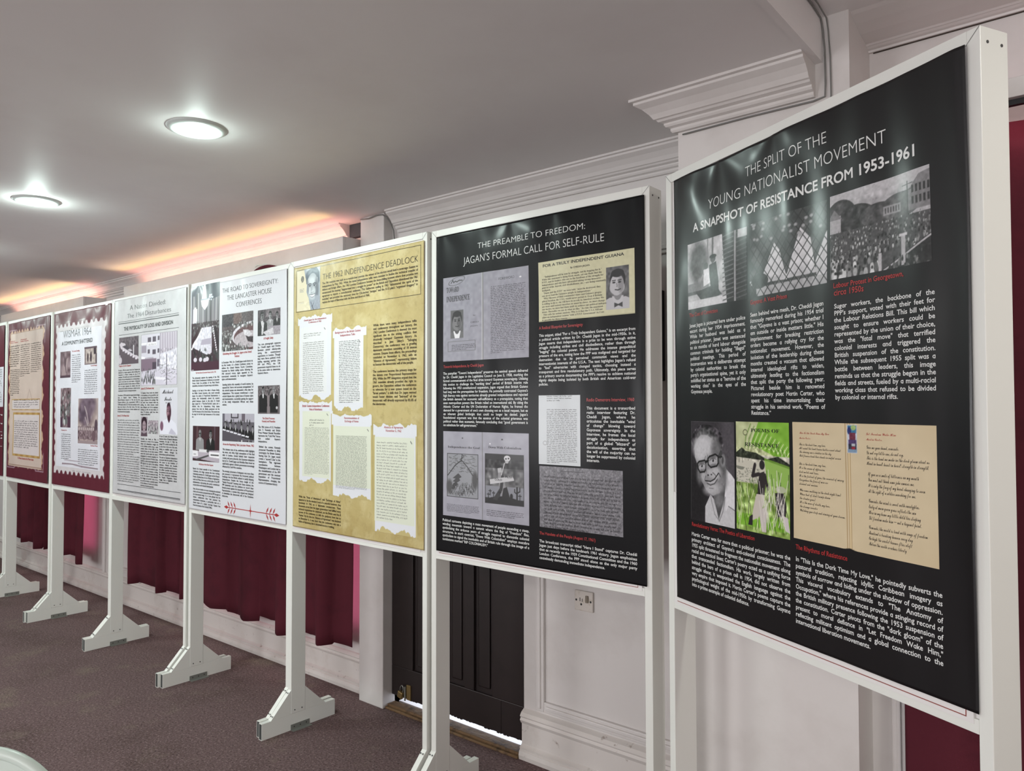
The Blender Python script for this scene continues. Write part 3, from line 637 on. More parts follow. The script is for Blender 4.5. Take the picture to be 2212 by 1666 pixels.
        p.rect(.452, .075, .494, .15, [.42, .16, .24]); p.rect(.445, .13, .5, .17, [.30, .22, .40]); p.rect(.444, .165, .5, .205, [.18, .18, .24]); p.rect(.466, .185, .49, .205, [.6, .14, .2]); p.rect(.466, .16, .492, .18, [.7, .72, .74]); p.rect(.44, .205, .503, .23, [.5, .6, .7]); p.noise(.03, 90, (p.x > .436)*(p.x < .505)*(p.y < .235)*1.0)
    elif kind == 'foreword':
        p = P([.58, .57, .61], 15); p.noise(.02, 30); p.rect(.478, 0, .486, 1, G3(.74)); p.rect(.486, 0, .50, 1, G3(.50))
        p.ell(.17, .055, .105, .045, G3(.3), -.2); p.ell(.17, .055, .098, .040, [.58, .57, .61], -.2); p.line([(.10, .075), (.12, .04), (.13, .07), (.15, .055), (.17, .065), (.2, .05), (.24, .055)], .010, G3(.2))
        p.rect(.095, .40, .255, .73, G3(.36)); old = p.a.copy(); man(p, .175, .53, .21, .40, .46, .16, False); p.keep(old, .095, .40, .255, .73); p.rect(.06, .765, .405, .885, G3(.4)); p.rect(.066, .77, .399, .88, [.58, .57, .61]); p.ell(.91, .11, .012, .008, G3(.9))
    elif kind == 'clip':
        p = P([.80, .78, .64], 17); p.noise(.012, 24); p.rect(.722, .245, .945, .905, G3(.34)); p.noise(.07, 26, (p.x > .722)*(p.x < .945)*(p.y > .245)*(p.y < .905)*1.0)
        old = p.a.copy(); man(p, .835, .50, .37, .72, .72, .06, False, -.6, .74); p.keep(old, .722, .245, .945, .905); p.poly([(.80, .80), (.84, .83), (.88, .80), (.88, .88), (.84, .85), (.80, .88)], G3(.2)); p.rect(.0, .98, 1, 1, [.72, .7, .56])
    elif kind == 'doc':
        p = P([.80, .81, .82], 19); p.ell(.16, .69, .05, .03, G3(.55)); p.ell(.16, .69, .042, .024, [.80, .81, .82])
    elif kind == 'cartoons':
        p = P([.62, .61, .65], 21); p.noise(.012, 20); p.rect(.475, 0, .485, 1, G3(.5)); p.rect(.235, .07, .25, .085, G3(.3)); p.rect(.70, .07, .72, .085, G3(.3)); p.ell(.57, .13, .008, .008, G3(.9))
        x0, y0, x1, y1 = .05, .26, .43, .77; p.rect(x0, y0, x1, y1, G3(.12)); p.rect(x0+.006, y0+.006, x1-.006, y1-.006, [.56, .56, .58])
        for k in range(70):
            a, b = p.r.uniform(x0+.02, x1-.04), p.r.uniform(y0+.02, y0+.22); p.line([(a, b), (a+.03, b+p.r.uniform(-.015, .015))], .005, G3(.32))
        p.line([(x0+.01, .52), (.15, .40), (.23, .335), (.3, .41), (.36, .50), (x1-.01, .54)], .012, G3(.2)); p.line([(.21, .33), (.25, .30)], .008, G3(.15)); p.line([(.225, .36), (.235, .27), (.26, .29)], .008, G3(.15))
        for a, b, c, d in ((.19, .53, .07, .02), (.18, .57, .06, .02), (.16, .62, .05, .018), (.13, .66, .04, .016)): p.poly([(a-c, b+d), (a, b-d*2), (a+c*.6, b), (a, b+d*1.4)], G3(.28))
        for k in range(120):
            a = p.r.uniform(x0+.02, x1-.03); b = p.r.uniform(.62, .755); p.line([(a, b), (a+p.r.uniform(-.012, .012), b-.03)], .006, G3(p.r.uniform(.1, .4)))
        p.ell(.08, .65, .035, .08, G3(.3), 0, .6); p.ell(.39, .56, .035, .1, G3(.3), 0, .6)
        x0, y0, x1, y1 = .51, .24, .945, .80; p.rect(x0, y0, x1, y1, G3(.1)); p.rect(x0+.006, y0+.006, x1-.006, y1-.006, G3(.16)); p.rect(x0+.006, .40, x1-.006, .66, G3(.36)); p.noise(.10, 34, (p.x > x0)*(p.x < x1)*(p.y > .3)*(p.y < .72)*1.0); p.rect(x0+.006, .60, x1-.006, .735, [.52, .52, .55])
        p.poly([(.51, .79), (.58, .73), (.75, .70), (.94, .75), (.94, .79)], G3(.12)); p.poly([(.66, .43), (.70, .42), (.78, .735), (.71, .735), (.66, .52)], G3(.55)); p.poly([(.60, .75), (.68, .62), (.69, .52), (.71, .42), (.73, .50), (.71, .64), (.65, .76)], G3(.2)); p.poly([(.72, .62), (.76, .60), (.80, .74), (.70, .745)], G3(.14))
        p.poly([(.565, .53), (.83, .475), (.84, .525), (.57, .585)], G3(.75)); p.poly([(.655, .40), (.70, .39), (.705, .44), (.66, .45)], G3(.7)); p.line([(.70, .47), (.735, .34)], .014, G3(.72)); p.ell(.765, .285, .036, .032, G3(.80)); p.ell(.752, .29, .009, .009, G3(.1)); p.ell(.78, .285, .009, .009, G3(.1)); p.poly([(.74, .31), (.785, .31), (.775, .34), (.745, .34)], G3(.7))
        for a, b in ((.57, .68), (.61, .70), (.68, .69), (.55, .72), (.9, .71)): p.rect(a-.004, b-.04, a+.004, b+.03, G3(.1)); p.rect(a-.018, b-.025, a+.018, b-.016, G3(.1))
        p.line([(.87, .73), (.87, .60)], .022, G3(.12)); p.line([(.87, .67), (.845, .65), (.845, .62)], .014, G3(.12)); p.line([(.87, .66), (.9, .64), (.9, .60)], .014, G3(.12)); p.ell(.81, .70, .016, .03, G3(.1))
    elif kind == 'letter':
        p = P([.46, .45, .47], 23); p.noise(.05, 70); p.noise(.04, 40); p.rect(.27, .065, .57, .072, G3(.15)); p.rect(.05, .76, .16, .767, G3(.15)); p.rect(.48, .73, .93, .737, G3(.15))
    elif kind == 'ivory':
        p = P([.86, .82, .70], 25); p.rect(.985, 0, 1, 1, [.6, .6, .6]); p.ell(.24, .22, .07, .08, [.45, .43, .38]); p.noise(.06, 40, (np.hypot((p.x-.24)/.09, (p.y-.22)/.1) < 1)*1.0); page(p, .12, .45, .42, .55, 3, .45, 3, 12); p.rect(.06, .78, .44, .785, [.6, .5, .4]); page(p, .15, .80, .36, .84, 2, .6, 3, 10)
    elif kind == 'youngjagan':
        p = P([.86, .82, .70], 27); p.poly([(.02, 0), (1, 0), (1, 1), (.45, 1), (.36, .86), (.30, .70), (.16, .55), (.20, .34), (.10, .20)], [.60, .63, .67]); p.rect(.8, 0, 1, .8, [.66, .69, .72])
        p.poly([(.16, .36), (.12, .18), (.25, .05), (.5, .0), (.8, .0), (.95, .12), (.96, .34), (.90, .40), (.86, .24), (.5, .20), (.26, .24), (.22, .38)], [.30, .34, .39]); p.ell(.5, .13, .38, .12, [.33, .37, .42], -.1, .3); p.ell(.4, .09, .16, .035, [.46, .50, .54], -.4, .9); p.ell(.66, .08, .14, .03, [.46, .5, .54], .3, .9)
        p.ell(.54, .44, .34, .32, [.66, .68, .70], 0, .08); p.ell(.50, .30, .22, .09, [.80, .82, .83], 0, .9); p.ell(.80, .5, .12, .24, [.42, .44, .47], 0, .9); p.ell(.34, .54, .1, .1, [.78, .8, .81], 0, .9); p.ell(.62, .55, .1, .08, [.76, .78, .79], 0, .9); p.ell(.26, .46, .06, .16, [.5, .52, .55], 0, .9); p.ell(.52, .70, .16, .05, [.72, .74, .76], 0, .9)
        for e in (.38, .66):
            p.ell(e, .41, .10, .03, [.50, .52, .55], 0, .8); p.ell(e, .425, .075, .020, [.82, .84, .85]); p.ell(e, .425, .034, .020, [.10, .11, .14]); p.line([(e-.09, .43), (e-.03, .405), (e+.08, .418)], .010, [.15, .16, .2]); p.line([(e-.11, .385), (e, .362), (e+.10, .38)], .018, [.18, .2, .24])
        p.line([(.47, .43), (.45, .54), (.48, .57)], .010, [.50, .52, .55]); p.ell(.52, .56, .07, .022, [.80, .82, .83], 0, .8); p.ell(.48, .575, .02, .007, [.3, .3, .33]); p.ell(.57, .575, .02, .007, [.3, .3, .33]); p.poly([(.36, .63), (.52, .642), (.68, .62), (.60, .678), (.46, .68)], [.95, .95, .95]); p.line([(.34, .625), (.52, .637), (.70, .615)], .012, [.26, .26, .3]); p.line([(.42, .682), (.53, .70), (.63, .68)], .010, [.40, .4, .44]); p.poly([(.42, 1), (.44, .78), (.6, .82), (.78, .66), (1, .70), (1, 1)], [.60, .62, .66]); p.noise(.03, 40, (p.y > .78)*1.0); p.line([(.44, .80), (.52, .92), (.60, .84)], .014, [.24, .26, .3]); p.line([(.5, .90), (.6, 1)], .02, [.2, .22, .26])
    elif kind.startswith('torn'):
        k = int(kind[-1]); tan = [.735, .67, .455]; p = P(tan, 30+k); p.noise(.02, 9); wht = [.86, .86, .88]
        lab = {1: .115, 2: .125, 3: .125, 4: .135, 5: .115}[k]
        torn(p, .02, .02, .98, lab, wht, k, .012, True, False); torn(p, .06 if k != 3 else .03, lab-.02, .96 if k != 2 else .90, .975, wht, k+3, .016, False, True)
        pg = [.87, .87, .87] if k < 3 else [.85, .86, .79]; x0, x1, y0, y1 = {1: (.10, .84, .14, .92), 2: (.10, .86, .15, .90), 3: (.12, .88, .13, .93), 4: (.06, .96, .15, .86), 5: (.05, .93, .13, .90)}[k]
        p.rect(x0, y0, x1, y1, pg); dk = {1: .56, 2: .40, 3: .60, 4: .46, 5: .62}[k]; n = {1: 30, 2: 34, 3: 34, 4: 40, 5: 26}[k]
        if k == 3: p.rect(x0+.1, y0+.13, x1-.1, y0+.22, pg)
        p.line([(x1-.08, y0+.03), (x1-.05, y0+.05)], .008, G3(.35))
    elif kind == 'lancaster':
        p = P([.42, .40, .44], 41); p.grad([.34, .36, .40], [.50, .47, .50], 0, .45)
        for x, c in ((.06, .62), (.16, .32), (.22, .66), (.32, .5), (.4, .64), (.52, .34), (.6, .56), (.68, .3), (.76, .54), (.86, .62), (.94, .45)): p.rect(x, .03+.2*abs(x-.5), x+.05, .5, G3(c))
        p.poly([(.5, 0), (1, 0), (1, .16), (.62, .2)], [.27, .29, .33]); p.rect(.06, .27, .2, .44, [.86, .86, .9]); p.rect(.1, .25, .16, .42, [.95, .95, .97])
        p.poly([(.44, 0), (.5, 0), (.55, .17), (.37, .17)], [.90, .91, .94]); p.rect(.34, .165, .64, .18, [.6, .62, .66]); p.poly([(.34, .18), (.64, .18), (.60, .25), (.49, .30), (.38, .25)], [.93, .93, .96])
        for i in range(12): p.ell(.62+p.r.uniform(0, .16), .13+p.r.uniform(0, .08), .02, .01, [.8, .82, .86])
        p.rect(0, .44, 1, 1, [.24, .17, .20]); p.crowd(0, .42, 1, .55, 90, .016, .08, .7); p.poly([(.42, .50), (.74, .50), (.74, .80), (.56, .82), (.14, .74), (.02, .70)], [.82, .80, .84]); p.noise(.05, 60, (p.y > .5)*(p.y < .8)*1.0); p.poly([(.38, .64), (.72, .63), (.72, .70), (.34, .70)], [.66, .62, .68])
        for i in range(14): t = i/13; p.ell(.03+.36*t, .74-.23*t, .022, .012, [.92, .9, .92]); p.ell(-.01+.3*t, .70-.2*t, .04, .022, [.2, .1, .13])
        for i in range(12): t = i/11; p.ell(.78+.14*t, .5+.3*t, .02, .012, [.85, .83, .86]); p.ell(.86+.14*t, .52+.25*t, .045, .02, [.15, .1, .13])
        p.crowd(0, .74, 1, .86, 26, .026, .1, .3)
        for a, b in ((.15, .87), (.34, .87), (.5, .88), (.66, .79), (.58, .87)): p.ell(a, b, .06, .026, [.82, .78, .82])
        p.rect(0, .90, 1, 1, [.28, .16, .21]); p.rect(.02, .985, .1, .992, G3(.8))
    elif kind == 'assembly':
        p = P([.34, .30, .31], 43); p.rect(0, 0, .35, .34, [.25, .24, .26]); p.rect(.38, 0, .62, .28, [.42, .35, .34]); p.ell(1.05, .62, .72, .36, [.84, .82, .85]); p.ell(1.05, .66, .66, .34, [.36, .25, .26]); p.ell(.85, .72, .45, .22, [.70, .66, .68]); p.poly([(.7, .5), (.8, .48), (.84, .66), (1, .66), (1, .82), (.84, .78)], [.22, .18, .20]); p.poly([(.67, .46), (.85, .48), (.98, .60), (.86, .66), (.72, .6)], [.8, .78, .8])
        p.crowd(0, .42, .35, .62, 60, .03, .1, .9); p.crowd(.32, .24, 1, .33, 46, .03, .1, .9); p.crowd(0, .62, .3, .95, 50, .045, .08, .9); p.crowd(.3, .80, .85, 1.0, 34, .05, .1, .9); p.noise(.05, 36)
    elif kind == 'talk':
        p = P([.30, .27, .29], 45); p.rect(.35, 0, 1, .3, [.42, .38, .4]); p.noise(.06, 14); man(p, .57, .24, .26, .56, .6, .1, True, -.7); man(p, .86, .26, .2, .15, .55, .1); man(p, .2, .24, .30, .17, .5, .16, False, .8); p.poly([(.2, .42), (.3, .5), (.26, .95), (.18, .95)], G3(.78)); p.rect(.5, .66, 1, 1, [.6, .57, .6]); p.poly([(.25, .86), (.7, .72), (.75, .95), (.4, 1)], [.78, .76, .78]); p.noise(.05, 30)
    elif kind == 'twomen':
        p = P([.40, .37, .38], 47); p.noise(.12, 26, (p.y < .4)*1.0); p.rect(.44, .35, .56, 1, [.5, .46, .47]); man(p, .25, .17, .22, .13, .62, .12, True, .5); man(p, .73, .16, .22, .12, .60, .5, True, -.4); p.rect(.06, .45, .42, .95, G3(.13)); p.rect(.56, .45, .90, .95, G3(.12)); p.line([(.5, .32), (.58, .14)], .05, G3(.16)); p.ell(.86, .78, .04, .05, G3(.8)); p.rect(.24, .3, .28, .44, G3(.8)); p.rect(.72, .3, .76, .46, G3(.8))
    elif kind == 'delegates':
        p = P([.38, .36, .39], 49); p.rect(0, 0, 1, .3, [.68, .66, .70]); p.rect(.28, -.02, .52, .17, [.2, .18, .2]); p.rect(.31, 0, .49, .13, [.7, .68, .72]); p.rect(.62, 0, .72, .28, [.4, .36, .4]); p.rect(0, 0, .08, .3, [.4, .38, .42])
        for i, x in enumerate((.1, .26, .43, .62, .80, .95)): man(p, x, .36+.03*i, .15, .12, .66, .1)
        p.crowd(.1, .18, .95, .26, 12, .05, .1, .3); p.poly([(0, .58), (.3, .6), (.62, .70), (.64, 1), (0, 1)], [.33, .31, .34])
        for i in range(7): p.poly([(.02+.12*i, .56+.035*i), (.12+.12*i, .58+.035*i), (.11+.12*i, .63+.035*i), (.01+.12*i, .61+.035*i)], [.88, .87, .9])
        p.crowd(.5, .9, 1, 1.05, 10, .08, .1, .9)
    elif kind == 'seated':
        p = P([.25, .16, .18], 51); p.rect(.15, 0, .2, .5, [.38, .28, .3]); p.rect(.8, 0, .84, .5, [.36, .3, .33]); man(p, .28, .22, .18, .55, .5, .5, True, .2, .85, True); man(p, .67, .22, .20, .13, .52, .12, True); p.poly([(0, .72), (1, .66), (1, 1), (0, .92)], [.70, .66, .70]); p.poly([(0, .70), (.2, .70), (.22, .86), (0, .88)], G3(.9)); p.poly([(.62, .72), (1, .72), (1, .88), (.64, .86)], G3(.93)); p.rect(.68, .78, .98, .82, G3(.35)); p.rect(.04, .80, .14, .82, G3(.5)); p.poly([(.1, .95), (.6, .8), (.62, .84), (.2, .98)], G3(.3)); p.rect(.25, .66, .55, .74, G3(.86)); p.ell(.58, .7, .05, .04, G3(.3))
    elif kind == 'ferry':
        p = P([.36, .31, .34], 53); p.noise(.08, 18, (p.y < .4)*1.0); p.poly([(.02, .26), (.1, .18), (.32, .24), (.36, .32), (1, .76), (1, .84), (.6, .64), (.1, .42)], [.80, .76, .79]); p.poly([(.16, .34), (.35, .3), (.92, .70), (.8, .68)], [.28, .24, .28]); p.poly([(.44, .48), (.56, .44), (.7, .52), (.58, .54)], [.75, .72, .75]); p.rect(.73, .32, .77, .66, [.86, .84, .86])
        for i in range(6): p.rect(.18+.13*i, .44+.065*i, .28+.13*i, .52+.065*i, [.84, .8, .84])
        p.ell(.06, .85, .09, .13, [.78, .74, .77]); p.ell(.03, .7, .05, .06, [.7, .66, .7])
    elif kind == 'building':
        p = P([.82, .80, .84], 55); p.poly([(.54, 0), (1, 0), (1, .55), (.54, .5)], [.72, .68, .73])
        for i in range(14): x = .57+i*.032; p.line([(x, .02), (x+.01, .45)], .008, [.5, .46, .5] if i % 2 else [.9, .88, .9])
        for a, b, c, d in ((.2, .07, .29, .16), (.33, .06, .42, .16), (.47, .06, .52, .14), (.2, .30, .26, .38), (.33, .31, .42, .40), (.47, .3, .52, .38)): p.rect(a, b, c, d, [.36, .32, .37])
        p.rect(.19, .17, .44, .23, [.92, .9, .92]); page(p, .22, .19, .42, .225, 2, .45, 3, 16); p.rect(.53, 0, .545, .75, [.58, .55, .6]); p.rect(.0, .17, .17, .20, [.94, .93, .95]); p.rect(.02, .22, .16, .36, [.62, .58, .63]); p.poly([(0, .42), (.44, .50), (.42, .57), (0, .47)], [.93, .91, .94]); p.rect(.12, .455, .36, .49, [.5, .45, .5], .5); p.rect(0, .48, .44, .75, [.50, .42, .48]); p.rect(.33, .55, .44, .72, [.3, .25, .3]); p.rect(.46, .5, .53, .64, [.42, .38, .44]); p.poly([(.55, .40), (1, .32), (1, .60), (.55, .62)], [.84, .82, .86]); p.noise(.09, 30, (p.x > .54)*(p.y > .3)*1.0)
        p.poly([(0, .72), (.5, .68), (1, .72), (1, 1), (0, 1)], [.80, .77, .82])
        for i in range(60): a, b = p.r.uniform(.5, 1), p.r.uniform(.58, .95); p.line([(a, b), (a+p.r.uniform(-.12, .12), b+p.r.uniform(-.05, .05))], .008, G3(p.r.choice([.35, .55, .92])))
        p.crowd(.02, .66, .45, .9, 40, .028, .12, .5); p.rect(.705, .42, .725, 1, [.34, .30, .35]); p.poly([(.42, .83), (.7, .86), (.65, .9), (.42, .88)], [.9, .88, .9]); p.rect(0, 0, 1, .006, G3(.4)); p.rect(0, .994, 1, 1, G3(.4)); p.rect(0, 0, .008, 1, G3(.4)); p.rect(.992, 0, 1, 1, G3(.4))
    elif kind == 'kowsilla':
        p = P([.60, .55, .58], 57); p.ell(.5, .3, .42, .3, [.2, .13, .17]); p.rect(.1, .3, .9, .7, [.2, .13, .17]); p.ell(.5, .47, .27, .26, [.62, .54, .57], 0, .2); p.poly([(0, 1), (.1, .78), (.5, .85), (.92, .78), (1, 1)], [.35, .28, .32]); p.ell(.38, .43, .06, .02, G3(.15)); p.ell(.62, .43, .06, .02, G3(.15)); p.line([(.42, .6), (.58, .6)], .02, [.3, .2, .25]); p.line([(.5, .45), (.52, .53)], .012, [.4, .34, .36])
    elif kind == 'smallcrowd':
        p = P([.62, .57, .60], 59); p.noise(.1, 16); p.crowd(0, .2, 1, .9, 40, .1, .2, .85)
    elif kind == 'fordecard':
        p = P([.82, .81, .84], 61); p.ell(.5, .42, .11, .1, [.22, .12, .17]); p.ell(.5, .51, .13, .12, [.44, .30, .36], 0, .12); p.ell(.44, .53, .06, .1, [.60, .46, .50], 0, .6); p.ell(.6, .52, .04, .1, [.28, .16, .21], 0, .6); p.poly([(.42, .6), (.6, .58), (.6, .72), (.52, .76), (.44, .68)], [.26, .13, .18])
        p.poly([(.02, .98), (.05, .76), (.16, .71), (.42, .66), (.52, .76), (.62, .66), (.9, .76), (1, .92), (1, 1), (.02, 1)], [.87, .86, .90]); p.ell(.12, .82, .09, .10, [.48, .34, .42], 0, .3); p.poly([(.5, .98), (.66, .86), (.9, .96), (.9, 1)], [.74, .72, .78]); p.ell(.45, .505, .025, .012, G3(.12)); p.ell(.55, .505, .025, .012, G3(.12)); p.line([(.45, .58), (.54, .58)], .01, [.22, .12, .16]); p.line([(.42, .47), (.48, .475)], .01, G3(.1))
    elif kind.startswith('sepia'):
        k = int(kind[-1]); p = P([.48, .40, .42], 70+k)
        if k == 1: p.noise(.1, 7); p.poly([(.1, 1), (.3, .5), (.5, .6), (.62, .3), (.8, .25), (.7, .7), (.5, 1)], [.62, .54, .55]); p.line([(.3, .1), (.45, .45), (.6, .8)], .05, [.3, .22, .26]); p.rect(0, .9, 1, 1, [.32, .24, .28])
        if k == 2: p.a[:] = [.68, .62, .60]; p.noise(.06, 9); p.rect(0, 0, 1, .12, [.36, .28, .32]); p.rect(.76, .1, .94, .45, [.22, .16, .2]); p.rect(.04, .1, .1, .9, [.45, .38, .40]); p.rect(.9, .4, .98, 1, [.3, .24, .28]); p.ell(.27, .6, .06, .22, [.22, .15, .2]); p.ell(.27, .42, .04, .05, [.25, .18, .2]); p.ell(.52, .58, .07, .26, [.2, .13, .18]); p.ell(.52, .34, .04, .06, [.22, .15, .18]); p.rect(0, .92, 1, 1, [.5, .44, .45])
        if k == 3: p.noise(.12, 16); p.crowd(.02, .1, .98, .78, 46, .055, .2, .8); p.rect(0, .74, .25, 1, [.32, .22, .28]); p.rect(.7, .72, 1, 1, [.32, .22, .28])
        if k == 4:
            p.a[:] = [.64, .57, .56]; p.ell(.38, .28, .34, .34, [.40, .33, .38], 0, .5); p.ell(.58, .14, .3, .2, [.44, .37, .42], 0, .6); p.ell(.2, .38, .16, .14, [.36, .3, .35], 0, .5); p.noise(.06, 12); p.line([(.32, .18), (.44, .34), (.52, .55)], .03, [.72, .66, .66]); p.line([(.36, .42), (.5, .6)], .03, [.7, .64, .64]); p.rect(0, .62, 1, .9, [.5, .42, .44]); p.noise(.09, 30, (p.y > .6)*1.0)
            for i in range(8): p.rect(.04+i*.1, .64, .1+i*.1, .7, [.72, .66, .66])
            p.ell(.8, .82, .09, .12, [.42, .33, .36]); p.ell(.9, .58, .07, .12, [.33, .26, .3]); p.rect(0, .93, 1, 1, [.60, .53, .54])
    else: return None
    return np.clip(p.a, .02, .98)

